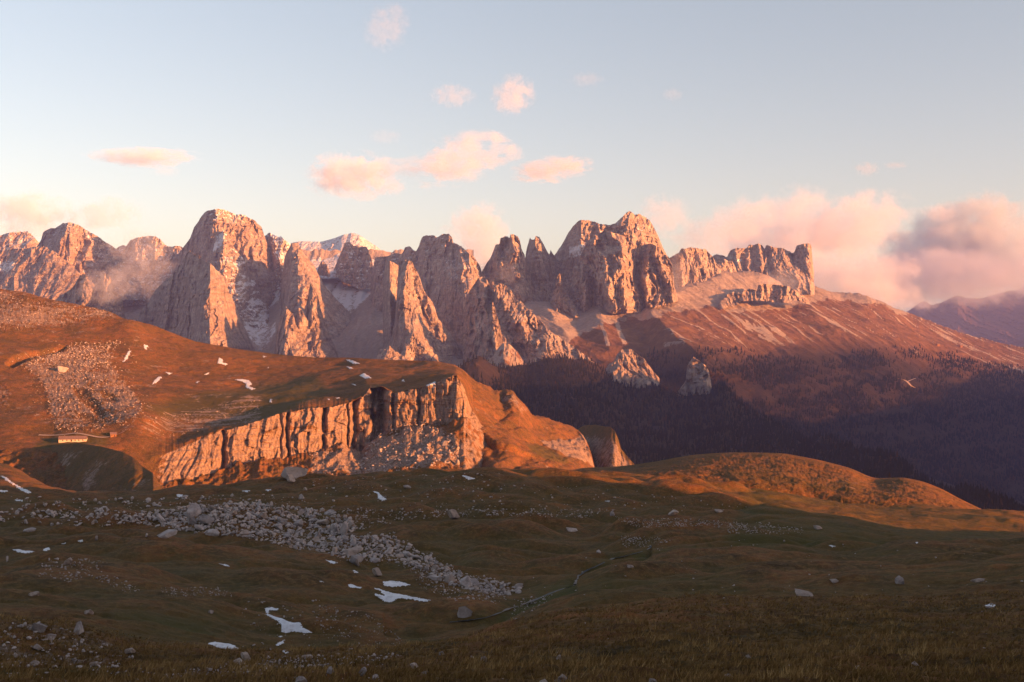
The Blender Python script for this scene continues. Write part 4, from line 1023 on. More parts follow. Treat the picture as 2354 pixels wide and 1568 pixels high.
def build_rocks():
    for i in range(9):
        sq = [(1.1, .9, .75), (1.3, .9, .55), (.8, .8, 1.0), (1.0, 1.1, .65), (1.25, .85, .8), (.9, .9, .9), (1.4, .8, .5), (.85, 1, 1.1), (1.1, 1.1, .6)][i]
        ROCKS.append(rock_mesh("boulder_shape", M_BOULD if i % 3 else M_BWARM, 100 + i, 3, sq)[0])
    # boulders one can point at: (section, x, y of foot, width, height, label, shape)
    named = [
        ('e1', 1480, 262, 190, 66, "wide cracked pale block at the left tip of the boulder field", 1, 'm'),
        ('e1', 862, 282, 24, 42, "slim upright pale stone standing alone left of the wide cracked block", 7, 'm'),
        ('e1', 1312, 248, 26, 30, "little upright stone just left of the wide cracked block", 7, 'm'),
        ('e1', 62, 468, 26, 48, "slim upright stone near the left edge below the snow strip", 7, 'm'),
        ('e1', 600, 498, 76, 56, "pale boulder on top of the stony slope at the left", 0, 'm'),
        ('e1', 250, 206, 110, 34, "flat pale slab at the left edge above the long snow strip", 1, 'm'),
        ('e1', 345, 1105, 140, 96, "big boulder on the crest of the stony mound", 4, 'm'),
        ('e1', 692, 1115, 78, 104, "pointed upright boulder right of the stony mound", 2, 'm'),
        ('e1', 290, 1412, 116, 52, "rounded boulder at the foot of the stony mound", 3, 'm'),
        ('e1', 2128, 1385, 110, 56, "lower of two pale rounded boulders beside the stony track", 3, 'm'),
        ('e1', 2190, 1352, 96, 62, "upper of two pale rounded boulders beside the stony track", 0, 'm'),
        ('e1', 312, 778, 96, 40, "low slab over a dark hollow at the left", 6, 'm'),
        ('e1', 800, 940, 80, 40, "pinkish slab lying alone on the grassy bank at the left", 6, 'm'),
        ('e1', 1885, 934, 54, 34, "small pink stone on the green bank left of the snow patches", 4, 'm'),
        ('e1', 446, 1170, 100, 60, "pinkish boulder below the crest of the stony mound", 4, 'm'),
        ('e1', 318, 1258, 90, 50, "grey boulder in the middle of the stony mound", 3, 'm'),
        ('e1', 1170, 1290, 90, 48, "pale rock at the right tip of the stony mound", 6, 'm'),
        ('e1', 850, 1405, 90, 40, "pale flat rock right of the rounded boulder at the mound foot", 6, 'm'),
        ('e2', 1000, 492, 100, 96, "cracked square block at the lower rim of the boulder field", 5, 'm'),
        ('e2', 1205, 605, 96, 66, "grey boulder just below the boulder field above the large snow patch", 0, 'm'),
        ('e2', 1992, 700, 110, 96, "large smooth boulder near the right end of the boulder field", 4, 'm'),
        ('e2', 1982, 972, 136, 100, "lone split boulder with dark cracks below the boulder field", 8, 'm'),
        ('e2', 525, 1575, 120, 80, "bright pale stone cut by the bottom edge of the view", 2, 'm'),
        ('e2', 1195, 1545, 76, 66, "pale pointed stone at the bottom edge right of the bright one", 2, 'm'),
        ('e2', 785, 1470, 70, 56, "triangular pale stone in the near grass left of centre", 2, 'm'),
        ('e2', 1072, 1492, 80, 74, "pair shaped pale rock in the near grass", 7, 'm'),
        ('e2', 1542, 1437, 80, 50, "rounded pale stone in the near grass below the dark bank", 0, 'm'),
        ('e2', 1650, 1472, 80, 30, "low flat stone in the near grass right of the rounded one", 6, 'm'),
        ('e2', 1745, 1537, 54, 34, "small pale stone low in the near grass at centre", 3, 'm'),
        ('e2', 2165, 1357, 64, 44, "pale stone high on the near grass slope at centre", 5, 'm'),
        ('e2', 2062, 1340, 44, 30, "smaller stone left of the pale one high on the near grass slope", 1, 'm'),
        ('e2', 1785, 1306, 52, 36, "grey stone beside the little dark outcrop on the near slope", 5, 'm'),
        ('e2', 1890, 92, 116, 78, "rounded boulder on the rim of the middle knoll", 0, 'm'),
        ('e2', 910, 236, 90, 116, "tall tilted slab at the right shoulder of the boulder field", 7, 'm'),
        ('e2', 600, 1345, 110, 40, "long pale stone on the stony strip at the edge of the near slope", 6, 'm'),
        ('e2', 30, 1378, 80, 60, "pale stone at the left of the stony strip beside the two rounded boulders", 0, 'm'),
        ('e3', 1145, 58, 44, 40, "small upright boulder on the middle meadow right of centre", 2, 'm'),
        ('e3', 1690, 56, 96, 40, "pale low rock on the middle meadow beyond the stones", 0, 'm'),
        ('e3', 665, 1352, 50, 40, "pale stone in a green hollow of the near slope", 0, 'm'),
        ('e3', 535, 1575, 104, 54, "left of two pale stones cut by the bottom edge at centre", 3, 'm'),
        ('e3', 675, 1570, 130, 70, "right of two pale stones cut by the bottom edge at centre", 0, 'm'),
        ('e3', 1505, 1565, 80, 56, "single pale stone cut by the bottom edge right of centre", 5, 'm'),
        ('e3', 2185, 1508, 84, 34, "low pale stone near the bottom edge at the right", 1, 'm'),
        ('e3', 1022, 394, 44, 30, "little pale stone on the slope left of the brook", 4, 'm'),
        ('e3', 780, 200, 130, 26, "long low slab on the meadow above the brook", 6, 'm'),
        ('e3', 1300, 524, 60, 22, "pale slab on the bank right of the brook", 6, 'm'),
        ('e3', 2100, 30, 100, 28, "long pale rock on the middle meadow towards the right", 6, 'm'),
        ('e4', 1372, 592, 76, 60, "grey boulder standing out of a grassy mound at the right", 2, 'm'),
        ('e4', 172, 1178, 48, 30, "round grey stone low on the right near slope", 3, 'm'),
        ('e4', 1045, 1262, 36, 36, "small yellowish stone on the right near slope", 5, 'm'),
        ('e4', 1490, 1238, 54, 36, "round pale stone at the far right of the near slope", 3, 'm'),
        ('e4', 25, 1338, 60, 36, "pale stone at the bottom edge between centre and right", 3, 'm'),
        ('e4', 855, 582, 76, 26, "low pale outcrop on the right meadow", 6, 'm'),
        ('e4', 600, 684, 150, 34, "long pale rock strip along the right near slope crest", 6, 'm'),
        ('e4', 720, 160, 70, 30, "grey slab on the right meadow above the stones", 6, 'm'),
        ('e4', 2010, 578, 110, 28, "row like pale rock at the far right meadow", 6, 'm'),
        ('e4', 2080, 792, 60, 30, "dark edged rock beside the small snow scrap at the far right", 1, 'm'),
        ('d2', 470, 1188, 250, 116, "huge dark rock face on the meadow crest below the wall", 4, 'm'),
        ('d2', 430, 1226, 100, 62, "pale boulder leaning at the foot of the huge dark rock", 0, 'm'),
        ('d2', 525, 1372, 50, 44, "pale pointed boulder at the back of the boulder field", 2, 'm'),
        ('d2', 565, 1298, 40, 28, "small pale boulder on the meadow behind the boulder field", 0, 'm'),
        ('d2', 1475, 1275, 70, 36, "low grey boulder on the meadow below the wall", 1, 'm'),
        ('d1', 555, 236, 104, 62, "large sunlit boulder on the stony slope throwing a long shadow", 4, 'plateau'),
        ('d2', 1812, 892, 56, 58, "sunlit boulder on the grass below the right end of the wall", 5, 'plateau'),
        ('d2', 1588, 952, 44, 44, "sunlit boulder in the rubble below the wall", 5, 'plateau'),
        ('d2', 1925, 940, 36, 34, "small sunlit boulder at the right rim of the rubble", 0, 'plateau'),
        ('d2', 1235, 960, 50, 34, "boulder at the top of the rubble left of centre", 0, 'plateau'),
        ('d2', 1930, 1066, 40, 50, "upright sunlit boulder near the lower right of the rubble", 2, 'plateau'),
    ]
    for key, x, y, w, h, label, sh, grid in named:
        q = cv(key, [(x, y)])[0]
        py = min(q[1], 1585)
        g = ground(q[0], py, 'meadow' if grid == 'm' else grid)
        if g is None: continue
        s = cscale(key)
        k = g[1] / F
        W, H = w * s * k, h * s * k
        o = bpy.data.objects.new("boulder", ROCKS[sh])
        b = np.array([v.co[:] for v in ROCKS[sh].vertices]); ex = b.max(0) - b.min(0)
        o.scale = (W / ex[0], max(W * .8, H) / ex[1], 1.22 * H / ex[2])
        o.location = (g[0], g[1] + W * .25, g[2] + H * .36)
        o.rotation_euler = (RND.uniform(-.12, .12), RND.uniform(-.15, .15), RND.uniform(-.3, .3) + (math.pi if RND.random() < .5 else 0))
        COL.objects.link(o)
        tag(o, label, "boulder")
    # the boulder field: the biggest as single boulders, the small stones as one mass
    field = cv('o', [(262, 1195), (330, 1178), (450, 1163), (560, 1158), (650, 1163), (740, 1174), (800, 1188), (822, 1212), (795, 1234), (860, 1230), (905, 1231), (960, 1264), (1010, 1294), (1050, 1320), (1100, 1330), (1200, 1350), (1195, 1366), (1130, 1370), (1060, 1352),
                     (1000, 1332), (950, 1304), (900, 1292), (850, 1292), (800, 1290), (740, 1270), (690, 1266), (640, 1252), (600, 1246), (560, 1236), (500, 1231), (450, 1228), (400, 1218), (330, 1206)])
    field = [(a * 1.2574 / 1.0, b * 1.2574 / 1.0) if False else (a, b) for a, b in field]
    fx = np.array([p[0] for p in field]); fy = np.array([p[1] for p in field])

    def infield(x, y):
        return bool(inside(np.array([[x]]), np.array([[y]]), field)[0, 0])
    n = 0; tries = 0; placed = []
    while n < 225 and tries < 9000:
        tries += 1
        x, y = NPR.uniform(fx.min(), fx.max()), NPR.uniform(fy.min(), fy.max())
        if not infield(x, y): continue
        g = ground(x, y)
        if g is None: continue
        size = (NPR.uniform(0, 1) ** 2.6) * 38 + 12          # width in view units
        if any(abs(x - a) < (size + c) * .34 and abs(y - b) < (size + c) * .17 for a, b, c in placed): continue
        placed.append((x, y, size))
        W = size * g[1] / F
        i = NPR.randint(9)
        o = bpy.data.objects.new("boulder", ROCKS[i])
        o.scale = (W * NPR.uniform(.42, .58), W * NPR.uniform(.42, .6), W * NPR.uniform(.42, .75))
        o.location = (g[0], g[1], g[2] + W * .08)
        o.rotation_euler = (NPR.uniform(-.5, .5), NPR.uniform(-.5, .5), NPR.uniform(0, 6.28))
        COL.objects.link(o)
        tag(o, "pale grey limestone block heaped among others in the long boulder field", "boulder", "blocks of the boulder field")
        n += 1
    # small stones (one mass)
    _, bc, bf = rock_mesh("stone_shape", M_STONE, 77, 1, (1.1, 1, .7), 7, .12)
    variants = [(bc, bf)] + [rock_mesh("stone_shape", M_STONE, 78 + i, 1, q, 7, .12)[1:] for i, q in enumerate([(1.3, .9, .6), (.9, 1, .9), (1.1, 1.2, .5)])]
    VS, FS_, off = [], [], 0

    def stone(g, W):
        nonlocal off
        c, f = variants[NPR.randint(4)]
        a = NPR.uniform(0, 6.28); ca, sa = math.cos(a), math.sin(a)
        p = c * np.array([W * .5, W * .5, W * .5]) * NPR.uniform(.75, 1.25, 3)
        tl = NPR.uniform(-.5, .5)
        p = np.stack([p[:, 0], p[:, 1] * math.cos(tl) - p[:, 2] * math.sin(tl), p[:, 1] * math.sin(tl) + p[:, 2] * math.cos(tl)], 1)
        p = np.stack([p[:, 0] * ca - p[:, 1] * sa, p[:, 0] * sa + p[:, 1] * ca, p[:, 2]], 1) + g + np.array([0, 0, W * .14])
        VS.append(p); FS_.append(f + off); off += len(p)

    def scatter(poly, count, smin, smax, pw=3.0, grid='meadow', clump=0.0):
        xs_ = [p[0] for p in poly]; ys_ = [p[1] for p in poly]
        X = NPR.uniform(min(xs_), max(xs_), count * 3); Y = NPR.uniform(min(ys_), max(ys_), count * 3)
        m = inside(X[None], Y[None], poly)[0]
        if clump: m &= fbm(X / 30, Y / 10, 4.2, 3) > clump * NPR.uniform(-1.2, 1, len(X))
        for x, y in list(zip(X[m], Y[m]))[:count]:
            g = ground(x, y, grid)
            if g is None: continue
            stone(g, (smin + (smax - smin) * NPR.uniform() ** pw) * g[1] / F)
    scatter(field, 2700, 2.6, 15, 1.8)
    big = [(a + NPR.uniform(-1, 1), b) for a, b in field]
    cx, cy = np.mean(fx), np.mean(fy)
    scatter([(cx + (a - cx) * 1.06, cy + (b - cy) * 1.25) for a, b in field], 900, 1.5, 6, 2)
    C = lambda key, pts: [(a, b) for a, b in cv(key, pts)]
    scatter(C('e1', [(0, 0), (1000, 0), (1300, 100), (900, 160), (0, 120)]), 160, 2, 16, 2.5, clump=.4)
    scatter(C('d1', [(100, 1350), (900, 1380), (2354, 1330), (2354, 1549), (300, 1549)]), 420, 1.6, 16, 3, clump=.3)
    scatter(C('e1', [(380, 450), (700, 420), (1000, 470), (900, 580), (600, 660), (350, 600)]), 150, 2, 9, 2)
    scatter(C('e1', [(780, 590), (1050, 600), (1300, 740), (1150, 760)]), 60, 2, 8, 2)
    scatter(C('e1', [(1400, 700), (2000, 700), (2100, 780), (1500, 780)]), 160, 1.5, 5, 2)
    scatter(C('e1', [(-50, 990), (250, 980), (430, 1020), (900, 1180), (1200, 1330), (1100, 1420), (-50, 1420)]), 330, 1.5, 15, 3.4)
    scatter(C('e1', [(0, 1400), (1200, 1400), (1600, 1440), (1100, 1549), (0, 1549)]), 90, 2, 12, 3)
    scatter(C('e1', [(1100, 1549), (1500, 1460), (2000, 1390), (2400, 1350), (2400, 1440), (2000, 1500), (1750, 1549)]), 520, 1.6, 8, 2.4)
    scatter(C('e2', [(0, 1330), (600, 1310), (1100, 1290), (1500, 1290), (1300, 1350), (700, 1410), (0, 1440)]), 560, 1.6, 10, 2.6)
    scatter(C('e2', [(0, 1440), (700, 1400), (1300, 1360), (1200, 1549), (0, 1549)]), 70, 2, 11, 3)
    scatter(C('e2', [(700, 850), (1100, 900), (1450, 1150), (1350, 1280), (850, 1280), (650, 1000)]), 300, 1.3, 6, 2.4, clump=.3)
    scatter(C('e2', [(0, 800), (800, 820), (700, 1280), (0, 1250)]), 120, 1.3, 8, 3)
    scatter(C('e2', [(1450, 480), (1700, 380), (1950, 560), (2354, 640), (2354, 800), (1900, 820), (1600, 700)]), 560, 1.6, 8, 2)
    scatter(C('e2', [(900, 0), (2354, 0), (2354, 60), (1500, 90), (1000, 200), (900, 120)]), 330, 1.4, 8, 2.5, clump=.2)
    scatter(C('e3', [(0, 0), (1200, 0), (900, 80), (0, 60)]), 190, 1.6, 7, 2)
    scatter(C('e3', [(1150, 60), (1380, 90), (1800, 80), (2354, 130), (2354, 190), (1900, 150), (1400, 170), (1250, 130)]), 420, 1.4, 5, 2)
    scatter(C('e4', [(0, 90), (250, 100), (620, 150), (600, 200), (200, 200), (0, 190)]), 190, 1.5, 6, 2)
    scatter(C('e3', [(1220, 230), (1410, 240), (1700, 270), (1600, 310), (1400, 350), (1240, 340)]), 170, 1.4, 5, 2)
    scatter(C('e3', [(250, 820), (600, 770), (650, 800), (450, 900), (250, 1000)]), 90, 1.4, 6, 2)
    scatter(C('e3', [(0, 300), (2354, 200), (2354, 1549), (0, 1549)]), 110, 1.3, 6, 3)
    scatter(C('e4', [(0, 200), (2354, 300), (2354, 1369), (0, 1369)]), 110, 1.3, 7, 3)
    scatter(C('d3', [(0, 1240), (900, 1250), (2354, 1400), (2354, 1500), (0, 1440)]), 110, 1.3, 7, 3)
    scatter(C('d2', [(600, 1200), (2354, 1120), (2354, 1500), (700, 1500)]), 260, 1.3, 8, 3)
    # blocks on the sunlit slopes of the plateau
    P_ = lambda key, poly, n_, a, b, w=2.2: scatter(C(key, poly), n_, a, b, w, 'plateau')
    P_('d1', [(640, 0), (1030, 0), (1000, 100), (1050, 220), (1150, 350), (1250, 470), (1300, 590), (1180, 690), (1000, 740), (850, 760), (760, 790), (520, 760), (420, 600), (430, 480), (320, 260), (160, 180), (300, 90)], 1500, 1.2, 5, 2.8)
    P_('d1', [(500, -40), (1250, -40), (1200, 300), (1450, 560), (1150, 780), (600, 830), (300, 600), (250, 300), (60, 160)], 700, 1.1, 3.5, 2.5)
    P_('c1', [(640, 1340), (1100, 1310), (1040, 1400), (980, 1549), (300, 1549), (260, 1500)], 700, 1.3, 5, 2.5)
    P_('c1', [(0, 870), (300, 950), (800, 1010), (1060, 1080), (600, 1150), (160, 1215), (0, 1220)], 700, 1.2, 4, 2.5)
    P_('d2', [(1150, 760), (1560, 650), (1900, 800), (1960, 1040), (1500, 1110), (1200, 1150), (980, 1130), (1100, 960)], 900, 1.4, 9, 2.8)
    P_('d2', [(600, 960), (1000, 940), (1000, 1150), (620, 1160)], 180, 1.3, 5, 2.5)
    P_('d1', [(1300, 640), (2354, 470), (2354, 640), (1800, 760), (1400, 840)], 260, 1.2, 3.5, 2)
    V = np.vstack(VS); Fc = np.vstack(FS_)
    o = mesh_from_lists("scattered_stones", V, Fc, M_STONE)
    tag(o, "countless small pale stones strewn over the meadow and the slopes", "stones", None, "stuff")


# ---- snow patches
SNOW = [
    ('e2', [(1250, 650), (1330, 640), (1420, 650), (1520, 680), (1440, 690), (1340, 700), (1270, 690)], "upper of the two large snow patches below the boulder field", 'm'),
    ('e2', [(1150, 700), (1230, 712), (1300, 740), (1400, 757), (1500, 778), (1690, 815), (1650, 832), (1480, 805), (1390, 802), (1350, 832), (1290, 838), (1240, 805), (1178, 768), (1195, 752), (1275, 778), (1235, 735)], "lower and largest snow patch below the boulder field, forked at its left", 'm'),
    ('e2', [(940, 680), (975, 668), (1025, 690), (1085, 702), (1050, 712), (960, 700)], "small snow patch left of the two large ones", 'm'),
    ('e2', [(198, 888), (260, 876), (328, 890), (320, 908), (244, 908), (236, 940), (355, 978), (440, 1012), (522, 1016), (545, 1060), (636, 1106), (580, 1113), (460, 1098), (390, 1114), (348, 1098), (348, 1040), (318, 1003), (220, 955)], "branching snow patch in the dark basin with a narrow upper arm", 'm'),
    ('e2', [(318, 1142), (366, 1128), (356, 1152)], "tiny snow scrap just below the branching patch", 'm'),
    ('e2', [(296, 1218), (338, 1184), (384, 1168), (374, 1198), (330, 1228)], "slanting snow scrap further below the branching patch", 'm'),
    ('e2', [(350, 1272), (400, 1252), (424, 1290), (390, 1300)], "lowest snow scrap at the edge of the near slope", 'm'),
    ('e1', [(1855, 1200), (1920, 1188), (2050, 1203), (2110, 1224), (2172, 1270), (2080, 1268), (1950, 1243)], "bright lens shaped snow patch left of the branching one", 'm'),
    ('e1', [(112, 360), (160, 356), (200, 368), (325, 378), (240, 400), (150, 388)], "long bright snow strip near the left edge", 'm'),
    ('e1', [(378, 368), (410, 345), (452, 342), (444, 366), (400, 380)], "short snow strip right of the long one near the left edge", 'm'),
    ('e1', [(545, 310), (592, 296), (596, 306), (560, 316)], "thin snow streak in the little furrow at the left", 'm'),
    ('e1', [(694, 284), (750, 268), (746, 290), (710, 296)], "last snow streak at the top of the little furrow", 'm'),
    ('e1', [(1950, 488), (2010, 492), (2076, 515), (2030, 517)], "thin snow streak on the bank below the boulder field's left half", 'm'),
    ('e2', [(736, 452), (790, 460), (875, 483), (800, 490)], "thin snow streak hugging the lower rim of the boulder field", 'm'),
    ('e2', [(982, 543), (1012, 548), (1050, 570), (1005, 572)], "small snow spot on the green bank under the boulder field", 'm'),
    ('e2', [(686, 640), (720, 642), (734, 655), (700, 656)], "tiny snow spot on the bank left of the large patches", 'm'),
    ('d2', [(1955, 1156), (2010, 1164), (2090, 1190), (2030, 1203), (1990, 1180)], "snow patch high on the meadow crest below the wall's right end", 'm'),
    ('d2', [(1160, 1298), (1212, 1308), (1244, 1335), (1302, 1378), (1250, 1390), (1213, 1360), (1212, 1330)], "hook shaped snow patch on the middle meadow", 'm'),
    ('d2', [(186, 1290), (272, 1284), (240, 1304)], "narrow snow patch beside the meadow crest left of the hook shaped one", 'm'),
    ('d2', [(-10, 1300), (80, 1292), (40, 1314)], "narrow snow patch behind the back of the boulder field", 'm'),
    ('d1', [(0, 1288), (82, 1300), (40, 1314), (-40, 1310)], "snow patch touching the left edge below the dark knoll", 'm'),
    ('d1', [(118, 1376), (218, 1380), (200, 1392), (130, 1389)], "thin snow bar low at the left below the dark knoll", 'm'),
    ('d1', [(-20, 1152), (60, 1178), (120, 1226), (200, 1266), (284, 1310), (250, 1324), (180, 1294), (116, 1246), (40, 1196)], "long diagonal snow ribbon at the left edge", 'm'),
    ('d1', [(1572, 1330), (1638, 1328), (1622, 1358), (1588, 1352)], "small snow patch on the meadow at the foot of the wall's left end", 'm'),
    ('e4', [(2028, 766), (2080, 746), (2137, 754), (2120, 777)], "bluish snow scrap at the far right of the near slope", 'm'),
    ('e4', [(1462, 250), (1522, 264), (1500, 272)], "small snow bar on the far right meadow", 'm'),
    ('e4', [(800, 284), (882, 294), (830, 302)], "small snow bar in the furrow of the right meadow", 'm'),
    ('d3', [(1046, 1384), (1156, 1384), (1110, 1398)], "short white snow bar on the meadow right of centre", 'm'),
    ('d1', [(1096, 142), (1118, 98), (1148, 42), (1178, 40), (1152, 102), (1112, 150)], "narrow slanting snow patch right of the stony slope", 'p'),
    ('d1', [(1288, -20), (1330, 0), (1312, 42), (1288, 22)], "upright snow patch high on the plateau right of the stony slope", 'p'),
    ('d1', [(1942, 155), (1960, 102), (1992, 118), (2002, 150), (2044, 163), (2022, 178)], "angular snow patch in the middle of the plateau's upper slope", 'p'),
    ('d1', [(1356, 348), (1398, 288), (1454, 266), (1444, 292), (1402, 334)], "slanting snow patch low on the plateau's left half", 'p'),
    ('d1', [(1476, 232), (1548, 244), (1510, 262)], "small snow patch above the slanting one on the plateau", 'p'),
    ('d1', [(1736, 328), (1790, 312), (1772, 338)], "little snow patch in the plateau's furrow, lower one", 'p'),
    ('d1', [(1816, 258), (1886, 232), (1856, 264)], "little snow patch in the plateau's furrow, upper one", 'p'),
    ('d1', [(2086, 298), (2160, 298), (2232, 308), (2258, 340), (2232, 364), (2294, 384), (2250, 398), (2196, 372), (2198, 336)], "large angular snow patch in the middle of the plateau", 'p'),
    ('d2', [(926, 118), (980, 128), (1064, 160), (1010, 164), (950, 143)], "snow patch close under the plateau's skyline", 'p'),
    ('d2', [(916, 182), (970, 188), (1024, 215), (960, 204)], "snow streak below the one close under the skyline", 'p'),
    ('d2', [(1044, 266), (1088, 243), (1112, 256), (1168, 290), (1100, 296)], "triangular snow patch on the plateau above the great cleft", 'p'),
    ('d2', [(962, 338), (1022, 343), (1024, 362)], "small snow patch right at the edge above the great cleft", 'p'),
    ('d2', [(1416, 322), (1440, 296), (1464, 322)], "small snow spot on the right half of the plateau", 'p'),
    ('d2', [(1646, 352), (1722, 318), (1752, 372), (1700, 392)], "broken white patch at the right rim of the plateau", 'p'),
    ('d2', [(212, 204), (240, 186), (240, 212)], "tiny snow spot left of the plateau's middle", 'p'),
    ('d2', [(746, 463), (798, 484), (770, 490)], "tiny snow spot above the wall left of the great cleft", 'p'),
    ('d2', [(832, 466), (894, 453), (850, 478)], "second tiny snow spot above the wall nearer to the great cleft", 'p'),
    ('d2', [(242, 500), (254, 463), (268, 490), (258, 527)], "upright snow spot on the dark band of the plateau", 'p'),
    ('d2', [(172, 86), (218, 100), (190, 106)], "tiny snow spot under the skyline left of the middle", 'p'),
]


def build_snow():
    for key, poly, label, gr in SNOW:
        grid = 'meadow' if gr == 'm' else 'plateau'
        pts = cv(key, poly)
        x0, x1 = min(p[0] for p in pts), max(p[0] for p in pts); y0, y1 = min(p[1] for p in pts), max(p[1] for p in pts)
        st = .9 if (x1 - x0) < 60 else 1.2
        sy = st * .55
        xs = np.arange(x0 - 2 * st, x1 + 3 * st, st); ys = np.arange(y0 - 2 * sy, y1 + 3 * sy, sy)
        GX, GY = np.meshgrid(xs, ys)
        jx = fbm(GX / 4.2, GY / 2.2, 3.3, 4, .75) * 6.5; jy = fbm(GX / 5, GY / 2.5, 8.8, 4, .7) * 3.0
        m = inside(GX + jx, GY + jy, pts)
        e = blur(blur(m.astype(float), 2, 0), 2, 1)
        idx = -np.ones(m.shape, int); V = []
        for r in range(m.shape[0]):
            for c in range(m.shape[1]):
                if m[r, c]:
                    g = ground(GX[r, c], GY[r, c], grid)
                    if g is None: continue
                    k = g[1] / F
                    idx[r, c] = len(V)
                    V.append((g[0], g[1], g[2] + k * (.25 + 1.5 * max(0.0, e[r, c] - .4))))
        faces = []
        for r in range(m.shape[0] - 1):
            for c in range(m.shape[1] - 1):
                q = (idx[r, c], idx[r + 1, c], idx[r + 1, c + 1], idx[r, c + 1])
                if min(q) < 0: continue
                d = [V[i][1] for i in q]
                if max(d) - min(d) > .12 * max(d): continue
                faces.append(q)
        if not faces: continue
        par = list(range(len(V)))                    # keep the one connected sheet
        def root(i):
            while par[i] != i:
                par[i] = par[par[i]]; i = par[i]
            return i
        for f in faces:
            for i in f[1:]: par[root(i)] = root(f[0])
        cnt = {}
        for f in faces: cnt[root(f[0])] = cnt.get(root(f[0]), 0) + 1
        keep = max(cnt, key=cnt.get)
        faces = [f for f in faces if root(f[0]) == keep]
        used = sorted({i for f in faces for i in f}); mp = {a: b for b, a in enumerate(used)}
        V = [V[i] for i in used]; faces = [tuple(mp[i] for i in f) for f in faces]
        o = mesh_from_lists("snow_patch", V, faces, M_SNOW, True)
        cen = np.mean(np.array(V), 0)
        o.data.transform(__import__('mathutils').Matrix.Translation(-Vector(cen))); o.location = Vector(cen)
        tag(o, label, "snow patch", "old snow patches")


# ---- brook
def build_brook():
    m = NT("dark brook water")
    m.b.inputs["IOR"].default_value = 1.33
    M_W = m.out((.03, .032, .034), m.bump(m.noise(m.coords(), 2.5, 4, .6), .12, 1.0), .38)
    m.b.inputs["Specular IOR Level"].default_value = .3
    pts = cv('e3', [(-330, 1015), (-150, 1000), (0, 975), (120, 935), (250, 880), (420, 830), (600, 752), (700, 715), (800, 690), (830, 665), (822, 620), (860, 580), (940, 540), (1050, 490), (1150, 440), (1230, 425), (1330, 405), (1440, 368), (1500, 340), (1480, 322)])
    P = []
    for i in range(len(pts) - 1):
        for t in np.linspace(0, 1, 8, endpoint=False):
            x = pts[i][0] + (pts[i + 1][0] - pts[i][0]) * t; y = pts[i][1] + (pts[i + 1][1] - pts[i][1]) * t
            g = ground(x, y + .4 * math.sin(i * 3 + t * 5))
            if g is not None: P.append(g)
    P = np.array(P)
    P = np.stack([np.convolve(np.pad(P[:, k], 3, mode='edge'), np.ones(7) / 7, 'valid') for k in range(3)], 1)
    T = np.gradient(P, axis=0)[:, :2]; T /= np.linalg.norm(T, axis=1)[:, None] + 1e-9
    w = .2 + .32 * np.abs(fbm(np.arange(len(P)) / 7.0, .3, .7, 3)) * 2
    nrm = np.stack([-T[:, 1], T[:, 0], 0 * T[:, 0]], 1)
    V = np.stack([P - nrm * w[:, None], P + nrm * w[:, None]], 0)
    V[..., 2] += .08
    mesh_from_grid("brook", V, M_W, None, True, "structure", "narrow brook winding through the meadow hollow", "brook", flip=True)


# ---- buildings
def box(x0, x1, y0, y1, z0, z1):
    v = [(x, y, z) for z in (z0, z1) for y in (y0, y1) for x in (x0, x1)]
    return v, [(0, 2, 3, 1), (4, 5, 7, 6), (0, 1, 5, 4), (2, 6, 7, 3), (0, 4, 6, 2), (1, 3, 7, 5)]


def merge(parts):
    V, F_ = [], []
    for v, f in parts:
        o = len(V); V += list(v); F_ += [tuple(i + o for i in q) for q in f]
    return V, F_


def gable(L, Wd, ze, zr, over, th):
    """roof of two sloping slabs"""
    parts = []
    for s in (-1, 1):
        y0, y1 = s * (Wd / 2 + over), 0.0
        zl = ze - over * (zr - ze) / (Wd / 2)
        v = [(-L / 2 - over, y0, zl), (L / 2 + over, y0, zl), (L / 2 + over, y1, zr), (-L / 2 - over, y1, zr)]
        v += [(a, b, c + th) for a, b, c in v]
        parts.append((v, [(0, 1, 2, 3), (4, 7, 6, 5), (0, 4, 5, 1), (1, 5, 6, 2), (2, 6, 7, 3), (3, 7, 4, 0)]))
    return merge(parts)


def walls(L, Wd, ze, zr, z0):
    v = [(-L / 2, -Wd / 2, z0), (L / 2, -Wd / 2, z0), (L / 2, Wd / 2, z0), (-L / 2, Wd / 2, z0), (-L / 2, -Wd / 2, ze), (L / 2, -Wd / 2, ze), (L / 2, Wd / 2, ze), (-L / 2, Wd / 2, ze), (-L / 2, 0, zr), (L / 2, 0, zr)]
    return v, [(0, 1, 5, 4), (2, 3, 7, 6), (1, 2, 6, 9, 5), (3, 0, 4, 8, 7), (3, 2, 1, 0), (4, 5, 9, 8), (6, 7, 8, 9)]


def house(name, loc, rz, L, Wd, ze, zr, label, cat, mw, mr, windows, door, z0=-2.5):
    e = bpy.data.objects.new(name, None); COL.objects.link(e)
    e.location = Vector(loc); e.rotation_euler = (0, 0, rz); e.empty_display_size = 1
    tag(e, label, cat)
    mesh_from_lists("wall", *walls(L, Wd, ze, zr - .12, z0), mw, parent=e)
    mesh_from_lists("roof", *gable(L, Wd, ze + .02, zr, .45, .16), mr, parent=e)
    for (x, z, w, h) in windows:
        f = mesh_from_lists("window", *merge([box(x - w / 2, x + w / 2, -Wd / 2 - .06, -Wd / 2 - .003, z, z + h)]), M_WOODD, parent=e)
        mesh_from_lists("pane", *box(x - w * .36, x + w * .36, -Wd / 2 - .075, -Wd / 2 - .061, z + h * .14, z + h * .86), M_PANE, parent=f)
    if door:
        x, w, h = door
        mesh_from_lists("door", *box(x - w / 2, x + w / 2, -Wd / 2 - .08, -Wd / 2 - .003, 0, h), M_WOODD, parent=e)
    return e


